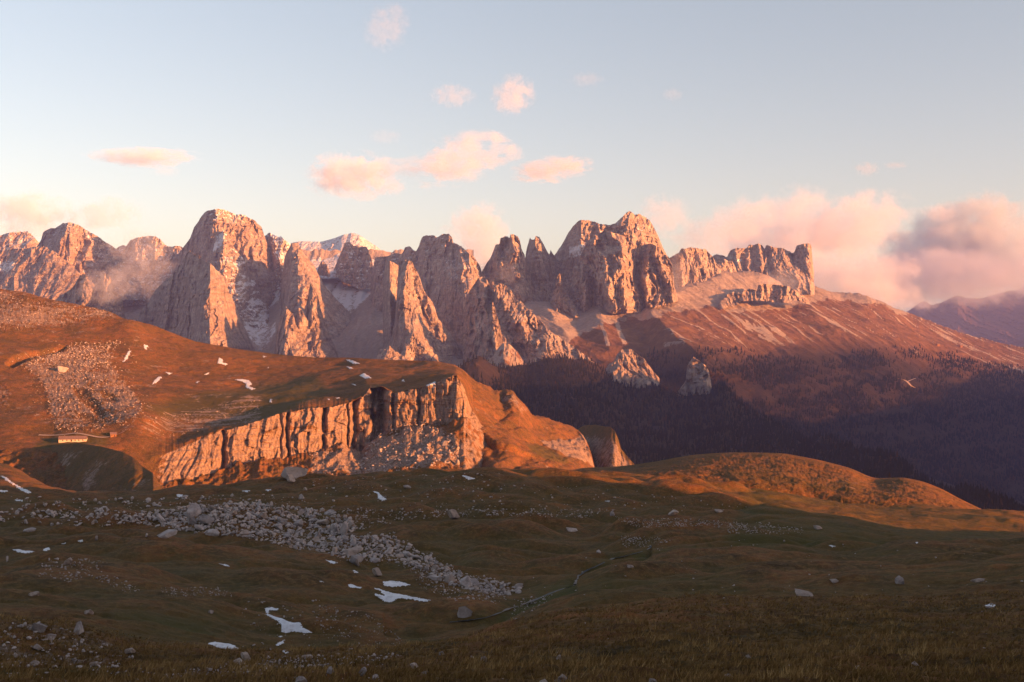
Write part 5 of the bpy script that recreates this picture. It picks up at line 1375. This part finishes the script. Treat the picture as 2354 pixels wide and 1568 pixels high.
def build_buildings():
    global M_WOODD, M_PANE
    M_WOODD = flat_mat("weathered dark wood", (.07, .045, .03), .4, 1.5)
    M_PANE = flat_mat("dark window pane", (.02, .02, .024), .2, 1.0, .15)
    M_WALLS = flat_mat("pale plastered stone wall", (.52, .45, .37), .15, .7)
    M_TIM = flat_mat("sun browned timber wall", (.26, .13, .06), .3, 1.2)
    M_ROOF = flat_mat("grey shingle roof", (.17, .12, .115), .3, .9)
    g = at(cv('d1', [(640, 862)])[0], 'plateau')
    L = 27.0
    house("stone_hut", (g[0], g[1] + 4, g[2] + .6), math.radians(14), L, 7, 2.5, 5.4, "long low stone hut with a grey roof below the stony slope", "hut", M_WALLS, M_ROOF,
          [(-9.5, .7, 1.1, 1.1), (-5.5, .7, 1.1, 1.1), (2.5, .7, 1.1, 1.1), (6, .7, 1.1, 1.1), (10, .7, 1.1, 1.1)], (-1.2, 1.5, 2.0), z0=-3.5)
    g = at(cv('d1', [(1008, 815)])[0], 'plateau')
    house("cabin", (g[0], g[1] + 2, g[2] + .3), math.radians(25), 6.0, 4.5, 2.6, 4.4, "small orange lit cabin right of the long hut", "cabin", M_TIM, M_ROOF, [(-1.6, 1.0, .8, .8)], (1.0, 1.0, 1.9), z0=-2)
    PX, PY, V = RS
    for (x, y, L_, lab) in ((1670, 1196, 15, "lone farmhouse left of its neighbour on the far meadow ridge"), (1852, 1210, 14, "lone farmhouse right of its neighbour on the far meadow ridge")):
        q = cv('c4', [(x, y)])[0]; g = pick(PX, V, q[0], q[1])
        house("farmhouse", (g[0], g[1] - 4, g[2] + 1), math.radians(20), L_, 9, 5, 8.5, lab, "farmhouse", M_TIM, M_ROOF, [(-3.5, 2, 1.2, 1.2), (3.5, 2, 1.2, 1.2)], (0, 1.4, 2.1), z0=-6)
    q = cv('c4', [(606, 832)])[0]; g = pick(PX, V, q[0], q[1])
    house("mountain_refuge", (g[0], g[1] - 6, g[2] + 1.0), math.radians(30), 15, 9, 4.5, 7.5, "tiny pale refuge on the saddle at the end of the cliff band", "refuge", M_WALLS, M_ROOF, [(-3.5, 2, 1.3, 1.3), (0, 2, 1.3, 1.3), (3.5, 2, 1.3, 1.3)], None, z0=-6)


def build_paths():
    M = flat_mat("pale gravel track", (.40, .33, .28), .2, .05)
    PX, PY, V = RS
    for key, pts, lab in (('c4', [(2085, 1250), (2073, 1268), (2086, 1290), (2074, 1318), (2068, 1345), (2064, 1369), (2060, 1390)], "pale forest track zigzagging down at the far right"),
                          ('d4', [(1420, 290), (1450, 275), (1512, 250)], "short pale track on the far clearing"),
                          ('d4', [(1340, 262), (1400, 272), (1425, 290), (1450, 320), (1500, 345)], "branching pale track beside the far clearing")):
        P = []
        q = cv(key, pts)
        for i in range(len(q) - 1):
            for t in np.linspace(0, 1, 6, endpoint=False):
                P.append(pick(PX, V, q[i][0] + (q[i + 1][0] - q[i][0]) * t, q[i][1] + (q[i + 1][1] - q[i][1]) * t))
        P = np.array(P)
        for _ in range(2): P = np.stack([np.convolve(np.pad(P[:, k], 2, mode='edge'), np.ones(5) / 5, 'valid') for k in range(3)], 1)
        w = 4.0
        A = P.copy(); B = P.copy(); A[:, 0] -= w; B[:, 0] += w; A[:, 2] += 3; B[:, 2] += 3
        A[:, 1] -= 6; B[:, 1] -= 6
        mesh_from_grid("path", np.stack([A, B], 0), M, None, True, "structure", lab, "track", flip=True)


def build_hut_track():
    M = flat_mat("trodden gravel", (.34, .27, .22), .25, .3)
    P = []
    q = cv('d1', [(330, 800), (440, 806), (560, 800), (680, 782), (780, 800), (880, 822), (960, 822), (1050, 800), (1130, 760), (1200, 700)])
    for i in range(len(q) - 1):
        for t in np.linspace(0, 1, 7, endpoint=False):
            g = ground(q[i][0] + (q[i + 1][0] - q[i][0]) * t, q[i][1] + (q[i + 1][1] - q[i][1]) * t, 'plateau')
            if g is not None: P.append(g)
    P = np.array(P)
    for _ in range(2): P = np.stack([np.convolve(np.pad(P[:, k], 2, mode='edge'), np.ones(5) / 5, 'valid') for k in range(3)], 1)
    A = P + np.array([0, -1.6, .25]); B = P + np.array([0, 1.6, 1.0])
    mesh_from_grid("path", np.stack([B, A], 0), M, None, True, "structure", "pale farm track passing behind the long hut", "track")


# ---- trees
def cone_tree(rng, tiers=3, sides=6):
    V, Fc = [], []
    for t in range(tiers):
        zb = .08 + t * .88 / tiers * .92; zt = min(1.0, zb + 1.55 * .92 / tiers); rb = .19 * (1 - t / tiers * .78)
        o = len(V)
        for s in range(sides):
            a = 2 * math.pi * (s + .5 * (t % 2)) / sides
            k = rb * rng.uniform(.75, 1.25)
            V.append((math.cos(a) * k, math.sin(a) * k, zb + rng.uniform(-.03, .03)))
        V.append((rng.uniform(-.012, .012), rng.uniform(-.012, .012), zt if t < tiers - 1 else 1.0))
        for s in range(sides): Fc.append((o + s, o + (s + 1) % sides, o + sides))
    return np.array(V), np.array(Fc)


def tree_mat():
    m = NT("conifer foliage")
    a = m.attr("autumn")
    c = m.ramp(a, [(0.0, (.006, .010, .007)), (.5, (.011, .014, .008)), (.72, (.040, .024, .008)), (1.0, (.115, .048, .013))])
    c = m.mix(m.noise(m.coords(), .5, 4, .7), c, (.006, .006, .004))
    return m.out(c)


def build_forest():
    M_T = tree_mat()
    rng = random.Random(3)
    shapes = [cone_tree(rng) for _ in range(6)]
    VS, FC, AT, off = [], [], [], 0

    def plant(PX, V, mask, n, h0, h1, autumn, up=0.0):
        nonlocal off
        sy = screen_y(V)
        w = np.clip(mask, 0, None)
        # equal density per unit of ground seen
        ii = NPR.choice(w.size, size=n, p=(w / w.sum()).reshape(-1))
        r, c = np.unravel_index(ii, w.shape)
        pos = V[r, c] + np.stack([NPR.uniform(-5, 5, n), NPR.uniform(-12, 12, n), np.zeros(n)], 1)
        hs = NPR.uniform(h0, h1, n) * NPR.uniform(.55, 1.3, n)
        au = np.clip(autumn[r, c] + NPR.normal(0, .27, n), 0, 1)
        for p, h, a_ in zip(pos, hs, au):
            v, f = shapes[NPR.randint(6)]
            k = NPR.uniform(.85, 1.3)
            VS.append(v * np.array([h * k, h * k, h]) + p + np.array([0, 0, -.6])); FC.append(f + off); AT.append(np.full(len(v), a_)); off += len(v)
    # slope below the cliffs
    PX, PY, V = FS
    sy = screen_y(V)
    front = np.zeros(PX.shape); front[8:88] = 1
    clear = np.maximum(polymask(PX, sy, 'm3', [(60, 720), (130, 640), (260, 560), (400, 620), (470, 700), (360, 830), (150, 780)], 2), polymask(PX, sy, 'm3', [(2000, 860), (2340, 830), (2300, 930), (2050, 930)], 2) * .6)
    patch = 1 - .75 * sstep(.22, .5, fbm(PX / 45, sy / 30, 3.1, 4)) * (1 - sstep(900, 990, sy))
    au = .12 + .6 * polymask(PX, sy, 'm3', [(1500, 860), (2000, 900), (2250, 1000), (2200, 1250), (1700, 1250), (1550, 1050)], 8) * (.5 + .9 * fbm(PX / 30, sy / 30, 1.9, 3)) + .5 * polymask(PX, sy, 'm3', [(2330, 760), (2600, 900), (2900, 1150), (2500, 1050)], 4) \
        + .5 * polymask(PX, sy, 'm3', [(1050, 520), (1250, 600), (1300, 660), (1000, 600)], 3)
    plant(PX, V, front * np.clip(patch - clear * .93, 0.01, 1) * (.4 + V[..., 1] / 3600.0), 17000, 9, 17, au)
    PX, PY, V = RS
    sy = screen_y(V)
    ok = np.zeros(PX.shape); ok[8:212] = 1
    line = np.interp(PX, [1150, 1300, 1420, 1500, 1560, 1640, 1720, 1800, 1900, 2000, 2100, 2354, 2800], [850, 835, 845, 800, 812, 800, 812, 818, 835, 800, 800, 835, 860])
    dens = sstep(-6, 34, sy - line + 26 * fbm(PX / 40, sy / 22, 7.7, 4)) * (1 - .9 * sstep(.05, .28, fbm(PX / 75 + sy / 50, sy / 24, 2.6, 3)))
    meadows = np.maximum.reduce([polymask(PX, sy, 'd4', [(-10, 240), (150, 300), (450, 340), (400, 470), (150, 440), (20, 330)], 2), polymask(PX, sy, 'd4', [(420, -10), (560, 0), (700, 100), (600, 80)], 2), polymask(PX, sy, 'd4', [(1050, 290), (1200, 330), (1230, 460), (1100, 430)], 2),
                                 polymask(PX, sy, 'd4', [(1280, 130), (1500, 90), (1750, 180), (1500, 260), (1650, 380), (1400, 330)], 2), polymask(PX, sy, 'c4', [(1480, 1190), (1900, 1190), (2354, 1290), (2354, 1369), (2000, 1330), (1700, 1240)], 2),
                                 polymask(PX, sy, 'c4', [(1080, 1120), (1250, 1210), (1500, 1330), (1700, 1369), (1300, 1369), (1150, 1200)], 2) * .8, polymask(PX, sy, 'c4', [(620, 780), (1100, 830), (1500, 1000), (1900, 1150), (1500, 1120), (1000, 950), (700, 900)], 2)])
    shade = polymask(PX, sy, 'c4', [(880, 1030), (1000, 1050), (1200, 1160), (1300, 1369), (800, 1369)], 4) * .45
    dens = np.clip(np.maximum(dens, shade * 0) * (1 - .95 * meadows), 0, 1)
    plant(PX, V, ok * dens * (V[..., 1] / 4500.0), 34000, 8, 19, .26 + .3 * fbm(PX / 60, sy / 40, 5.5, 3))
    o = mesh_from_lists("forest", np.vstack(VS), np.vstack(FC), M_T, attrs={"autumn": np.concatenate(AT)})
    tag(o, "dark conifer forest with rusty larches covering the valley slopes", "forest", None, "stuff")
    # single conifers that stand out on the edge behind the glowing hump
    M_TR = flat_mat("conifer bark", (.05, .035, .025), .3, 3.0)
    PX, PY, V = FS
    for (x, y, hpx, lab) in ((1290, 1045, 40, "rust red conifer rising behind the saddle of the glowing hump"), (1196, 1040, 26, "small conifer left of the rust red one behind the hump"), (1600, 1118, 46, "reddish conifer on the forest edge above the hump's tail"),
                             (1690, 1160, 36, "small dark conifer right of the reddish one above the hump's tail"), (1838, 1246, 40, "lone conifer at the tip of the hump's tail")):
        q = cv('d4', [(x, y)])[0]
        D = 900.0 if x > 1500 else 860.0
        base = np.array([(q[0] - CX) / F * D, D, (CY - q[1]) / F * D])
        h = hpx * cscale('d4') * D / F * 1.15
        e = bpy.data.objects.new("conifer_tree", None); COL.objects.link(e); e.location = Vector(base)
        tag(e, lab, "tree", "single conifers behind the hump")
        v, f = [], []
        for k in range(7):
            a = 2 * math.pi * k / 7; v += [(math.cos(a) * h * .022, math.sin(a) * h * .022, -h * 1.2), (math.cos(a) * h * .008, math.sin(a) * h * .008, h * .95)]
        f = [(2 * k, 2 * ((k + 1) % 7), 2 * ((k + 1) % 7) + 1, 2 * k + 1) for k in range(7)]
        mesh_from_lists("trunk", v, f, M_TR, parent=e)
        v, f = [], []
        for k in range(420):                       # sprays of foliage
            t = rng.random() ** .8; z = h * (.06 + .94 * t); r = h * .23 * (1 - t) ** .85 * rng.uniform(.35, 1.1) + h * .012
            a = rng.uniform(0, 6.283); s = h * .055 * rng.uniform(.6, 1.3)
            c0 = Vector((math.cos(a) * r, math.sin(a) * r, z - r * .35)); d0 = Vector((math.cos(a + rng.uniform(-.6, .6)), math.sin(a + rng.uniform(-.6, .6)), -.35)) * s; n0 = Vector((-math.sin(a), math.cos(a), rng.uniform(-.4, .4))) * s * .6
            o_ = len(v); v += [tuple(c0 - d0), tuple(c0 + n0), tuple(c0 + d0 * 1.3), tuple(c0 - n0)]; f.append((o_, o_ + 1, o_ + 2, o_ + 3))
        mesh_from_lists("crown", v, f, M_T, parent=e, attrs={"autumn": np.clip(NPR.normal(.78 if 'r' in lab[:1] else .35, .15, len(v)), 0, 1)})


# ---- near grass
def build_grass():
    m = NT("dry grass blades")
    t = m.attr("tone")
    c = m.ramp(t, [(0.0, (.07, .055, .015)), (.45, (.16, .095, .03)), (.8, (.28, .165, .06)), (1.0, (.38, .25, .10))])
    M = m.out(c)
    N = 52000
    D = np.exp(NPR.uniform(math.log(28), math.log(112), N))
    px = NPR.uniform(-120, 2480, N)
    PX, V = GRIDS['meadow']
    xs = PX[0]; rows = V[:, 0, 1]
    ci = np.clip(np.searchsorted(xs, px), 1, len(xs) - 1); ri = np.clip(np.searchsorted(rows, D), 1, len(rows) - 1)
    P = V[ri, ci] + np.stack([NPR.uniform(-.1, .1, N), NPR.uniform(-.15, .15, N), np.zeros(N)], 1)
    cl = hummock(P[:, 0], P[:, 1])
    keep = cl + NPR.uniform(-.35, .35, N) > -.12
    P, cl = P[keep], cl[keep]; n = len(P)
    h = (.16 + .22 * np.clip(cl + .3, 0, 1)) * NPR.uniform(.6, 1.3, n)
    w = .012 + P[:, 1] * .00022
    vs, fs, tn = [], [], []
    B = 3
    a = NPR.uniform(0, 6.28, (n, B)); ln = NPR.uniform(.25, .9, (n, B))
    for b in range(B):
        o0 = P + np.stack([NPR.uniform(-.07, .07, n), NPR.uniform(-.07, .07, n), np.full(n, -.02)], 1)
        side = np.stack([w, 0 * w, 0 * w], 1)
        tip = o0 + np.stack([np.cos(a[:, b]) * ln[:, b] * h + .25 * h, np.sin(a[:, b]) * ln[:, b] * h, h * NPR.uniform(.7, 1.1, n)], 1)
        vs.append(np.stack([o0 - side, o0 + side, tip], 1).reshape(-1, 3))
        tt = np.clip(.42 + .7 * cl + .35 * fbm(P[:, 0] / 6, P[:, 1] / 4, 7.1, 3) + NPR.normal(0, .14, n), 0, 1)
        tn.append(np.repeat(tt, 3))
    Vv = np.vstack(vs); Fc = np.arange(len(Vv)).reshape(-1, 3)
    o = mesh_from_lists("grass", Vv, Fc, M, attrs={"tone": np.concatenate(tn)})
    tag(o, "dry brown grass covering the near slope", "grass", None, "stuff")


# ------------------------------------------------------------------ clouds and air
def cloud(key, x, y, w, h, D, label, dens=.006, seed=0.0, noise=1.0, nscale=None, depth=None, tilt=0.0, color=(.84, .88, 1.0), soft=1.0, thresh=.0, stretch=(1, 1, 1)):
    """a lump of vapour: a closed hull filled with an uneven volume"""
    import bmesh
    s = cscale(key)
    q = cv(key, [(x, y)])[0]
    W, H = w * s * D / F, h * s * D / F
    dp = depth or max(W * .6, H)
    bm = bmesh.new(); bmesh.ops.create_icosphere(bm, subdivisions=2, radius=1.0)
    me = bpy.data.meshes.new("cloud"); bm.to_mesh(me); bm.free()
    o = bpy.data.objects.new("cloud", me); COL.objects.link(o)
    o.location = ((q[0] - CX) / F * D, D, (CY - q[1]) / F * D)
    o.scale = (W * .5 * 1.25, dp * .5 * 1.25, H * .5 * 1.25); o.rotation_euler = (0, -tilt, 0)
    m = bpy.data.materials.new("cloud vapour"); m.use_nodes = True
    t = m.node_tree; nd = t.nodes; nd.remove(nd["Principled BSDF"])
    tc = nd.new("ShaderNodeTexCoord")
    ln = nd.new("ShaderNodeVectorMath"); ln.operation = 'LENGTH'; t.links.new(tc.outputs["Object"], ln.inputs[0])
    geo = nd.new("ShaderNodeNewGeometry"); mp = nd.new("ShaderNodeMapping"); t.links.new(geo.outputs["Position"], mp.inputs[0])
    ns = nscale or 5.0 / (W * H) ** .5
    mp.inputs["Scale"].default_value = (ns * stretch[0], ns * stretch[1], ns * stretch[2]); mp.inputs["Location"].default_value = (seed * 7.3, seed * 3.1, seed)
    no = nd.new("ShaderNodeTexNoise"); no.inputs["Scale"].default_value = 1.0; no.inputs["Detail"].default_value = 7; no.inputs["Roughness"].default_value = .66; no.inputs["Distortion"].default_value = .25
    t.links.new(mp.outputs[0], no.inputs["Vector"])

    def mth(op, a, b=None, c=None, cl=False):
        k = nd.new("ShaderNodeMath"); k.operation = op; k.use_clamp = cl
        for i, v in enumerate((a, b, c)):
            if v is None: continue
            if isinstance(v, (int, float)): k.inputs[i].default_value = v
            else: t.links.new(v, k.inputs[i])
        return k.outputs[0]
    r = mth('MULTIPLY', ln.outputs["Value"], 1.0)
    fall = mth('SUBTRACT', 1.0 - thresh, mth('POWER', r, 1.6))
    edge = mth('MULTIPLY', mth('SUBTRACT', 1.0, r, None, True), 4.0, None, True)
    n2 = mth('MULTIPLY', mth('SUBTRACT', no.outputs["Fac"], .5), 3.6 * noise)
    d = mth('MULTIPLY', mth('SUBTRACT', mth('ADD', fall, n2), .38), 2.4 / soft)
    d = mth('MULTIPLY', mth('MULTIPLY', d, 1.0, None, True), edge)
    d = mth('MULTIPLY', d, dens)
    pv = nd.new("ShaderNodeVolumePrincipled"); pv.inputs["Color"].default_value = (*color, 1); pv.inputs["Anisotropy"].default_value = -.15
    t.links.new(d, pv.inputs["Density"])
    t.links.new(pv.outputs[0], nd["Material Output"].inputs["Volume"])
    try: m.cycles.volume_step_rate = .22
    except Exception: pass
    me.materials.append(m)
    tag(o, label, "cloud", None, "stuff")
    return o


def build_clouds():
    D = 15000
    cloud('o', 330, 362, 250, 44, D, "flat pink lens shaped cloud high at the left", 0.00210, 1.2, .8, stretch=(.6, .6, 1.6))
    cloud('o', 380, 393, 70, 24, D, "small wisp under the lens shaped cloud", 0.00072, 2.2, 1.0)
    cloud('o', 812, 404, 210, 104, D, "puffy peach cloud over the middle of the range", 0.00270, 3.1, 1.25)
    cloud('o', 905, 428, 60, 44, D, "little tail at the lower right of the puffy peach cloud", 0.00150, 3.9, 1.0)
    cloud('o', 930, 383, 170, 40, D, "thin veil linking the puffy cloud with its neighbour", 0.00072, 4.4, 1.7, stretch=(.6, .6, 1.4))
    cloud('o', 1060, 365, 240, 104, D, "ragged pink cloud right of the puffy one", 0.00150, 5.3, 1.9, tilt=.3, stretch=(.65, .65, 1.3))
    cloud('o', 1180, 352, 56, 44, D, "small round puff at the right end of the ragged cloud", 0.00132, 6.1, .8)
    cloud('o', 1268, 390, 180, 56, D, "mauve streak cloud right of the ragged one", 0.00204, 7.7, 1.3, stretch=(.6, .6, 1.4), tilt=.12, color=(.93, .84, .84))
    cloud('o', 1180, 218, 100, 84, D, "pink tuft high above the middle", 0.00150, 8.2, 1.5, tilt=.5)
    cloud('o', 1040, 220, 100, 54, D, "pale pink tuft left of the high one", 0.00090, 9.4, 1.6)
    cloud('o', 890, 62, 110, 90, D, "faint pink feather near the top", 0.00045, 10.1, 1.7, tilt=.9)
    cloud('o', 1350, 182, 80, 36, D, "faint pink smudge right of the high tufts", 0.00042, 11.5, 1.0)
    cloud('o', 1546, 217, 50, 30, D, "tiny pink smudge high on the right", 0.00066, 12.1, .9)
    cloud('o', 1992, 388, 60, 36, D, "small mauve scrap above the right cloud bank", 0.00120, 13.7, .9, color=(.9, .82, .84))
    cloud('o', 2058, 380, 60, 18, D, "thin mauve scrap right of the small one", 0.00084, 14.3, .9, color=(.9, .82, .84))
    cloud('o', 885, 315, 80, 36, D, "faint wisp above the puffy cloud", 0.00036, 15.2, 1.1)
    cloud('o', 60, 492, 230, 110, 13000, "peach cloud above the left peaks at the edge", .0026, 16.8, .95)
    cloud('o', 235, 495, 190, 80, 13000, "ragged pink cloud right of the edge cloud over the left peaks", .0016, 17.4, 1.2, tilt=.15)
    # bank at the right
    cloud('o', 1790, 560, 330, 230, 9000, "great pale peach cloud swelling behind the long crest", .0030, 18.6, .85, tilt=.35, depth=900)
    cloud('o', 1960, 520, 260, 150, 9000, "upper right dome of the great peach cloud", .0028, 19.9, .9, tilt=.25, depth=900)
    cloud('o', 1660, 530, 260, 110, 8600, "peach streamer rising left of the great cloud", .0020, 20.3, 1.1, tilt=.45, depth=600)
    cloud('o', 1530, 500, 130, 100, 7600, "ragged mist blowing off the highest summit", .0016, 21.3, 1.3, tilt=-.3, depth=400)
    cloud('o', 1930, 640, 380, 150, 6900, "peach mist bank pouring over the end of the crest", .0040, 22.5, .75, depth=700)
    cloud('o', 2010, 680, 250, 80, 6600, "low mist lying on the slope's skyline", .0030, 23.3, .8, depth=500)
    cloud('o', 2190, 560, 400, 190, 15500, "large grey violet cloud at the right edge", .0030, 24.8, .8, tilt=.38, depth=1500, color=(.62, .72, .84))  # shade from neighbouring clouds is put into the greyer vapour colour
    cloud('o', 2310, 600, 260, 170, 15000, "second grey violet cloud cut by the right edge", .0026, 25.6, .9, depth=1500, color=(.62, .72, .84))  # same greyed vapour colour, standing in for cloud shade
    cloud('o', 2170, 640, 460, 150, 12500, "broad pale base of the right cloud bank", .0022, 26.9, .7, depth=1500, color=(.62, .68, .8))
    cloud('o', 2090, 615, 60, 44, 9000, "small bright puff in front of the grey cloud", .0040, 27.2, .6)
    cloud('o', 2160, 488, 90, 44, 12000, "small pink puff above the grey cloud", .0024, 28.2, 1.0)
    cloud('o', 2120, 700, 90, 26, 9000, "thin pale mist tongue before the far violet range", .0030, 29.4, .7)
    # mist among the peaks
    cloud('o', 1112, 560, 130, 170, 7400, "pink plume rising behind the dark domed peak", .0045, 30.3, .75, depth=350)
    cloud('o', 1085, 515, 150, 90, 8000, "ragged top of the pink plume", .0022, 31.1, 1.2, tilt=.5, depth=350)
    cloud('o', 1128, 610, 70, 120, 5900, "mist between the domed peak and the towers", .0040, 32.6, .8, depth=250)
    cloud('o', 1165, 625, 50, 60, 4800, "thin mist scrap drifting before the left tower", .0016, 33.9, 1.1, depth=120)
    cloud('o', 325, 600, 150, 180, 5600, "drifting mist column before the shaded left peak", .0022, 34.8, 1.1, tilt=.4, depth=260)
    cloud('o', 245, 660, 140, 90, 4650, "pink mist around the small rock towers at the left", .0026, 35.4, 1.0, depth=220)
    cloud('o', 1555, 640, 70, 130, 5000, "thin mist scrap clinging right of the great wall", .0016, 36.1, 1.0, depth=180)
    cloud('o', 1800, 650, 120, 70, 5300, "thin mist before the end of the long crest", .0018, 37.8, 1.0, depth=250)


def build_haze():
    x0, x1, y0, y1, z0, z1 = -31000, 31000, -31000, 31000, -1100, 1000
    v = [(x, y, z) for z in (z0, z1) for y in (y0, y1) for x in (x0, x1)]
    f = [(0, 2, 3, 1), (4, 5, 7, 6), (0, 1, 5, 4), (2, 6, 7, 3), (0, 4, 6, 2), (1, 3, 7, 5)]
    m = bpy.data.materials.new("evening haze"); m.use_nodes = True
    t = m.node_tree; t.nodes.remove(t.nodes["Principled BSDF"])
    pv = t.nodes.new("ShaderNodeVolumePrincipled")
    pv.inputs["Color"].default_value = (.31, .40, .96, 1)
    pv.inputs["Density"].default_value = 3.7e-5
    pv.inputs["Anisotropy"].default_value = 0.0
    t.links.new(pv.outputs[0], t.nodes["Material Output"].inputs["Volume"])
    o = mesh_from_lists("haze", v, f, m)
    tag(o, "thin violet evening haze filling the air", "haze", None, "stuff")

build_valley()
build_mountains()
build_bowl()
RS = build_right_slope()
FS = build_forest_slope()
build_plateau()
build_spur_hill()
build_hump()
build_meadow()
build_shadow_hills()
build_sky_blocker()
build_rocks()
build_snow()
build_brook()
build_buildings()
build_paths()
build_hut_track()
build_forest()
build_grass()
build_haze()
build_clouds()
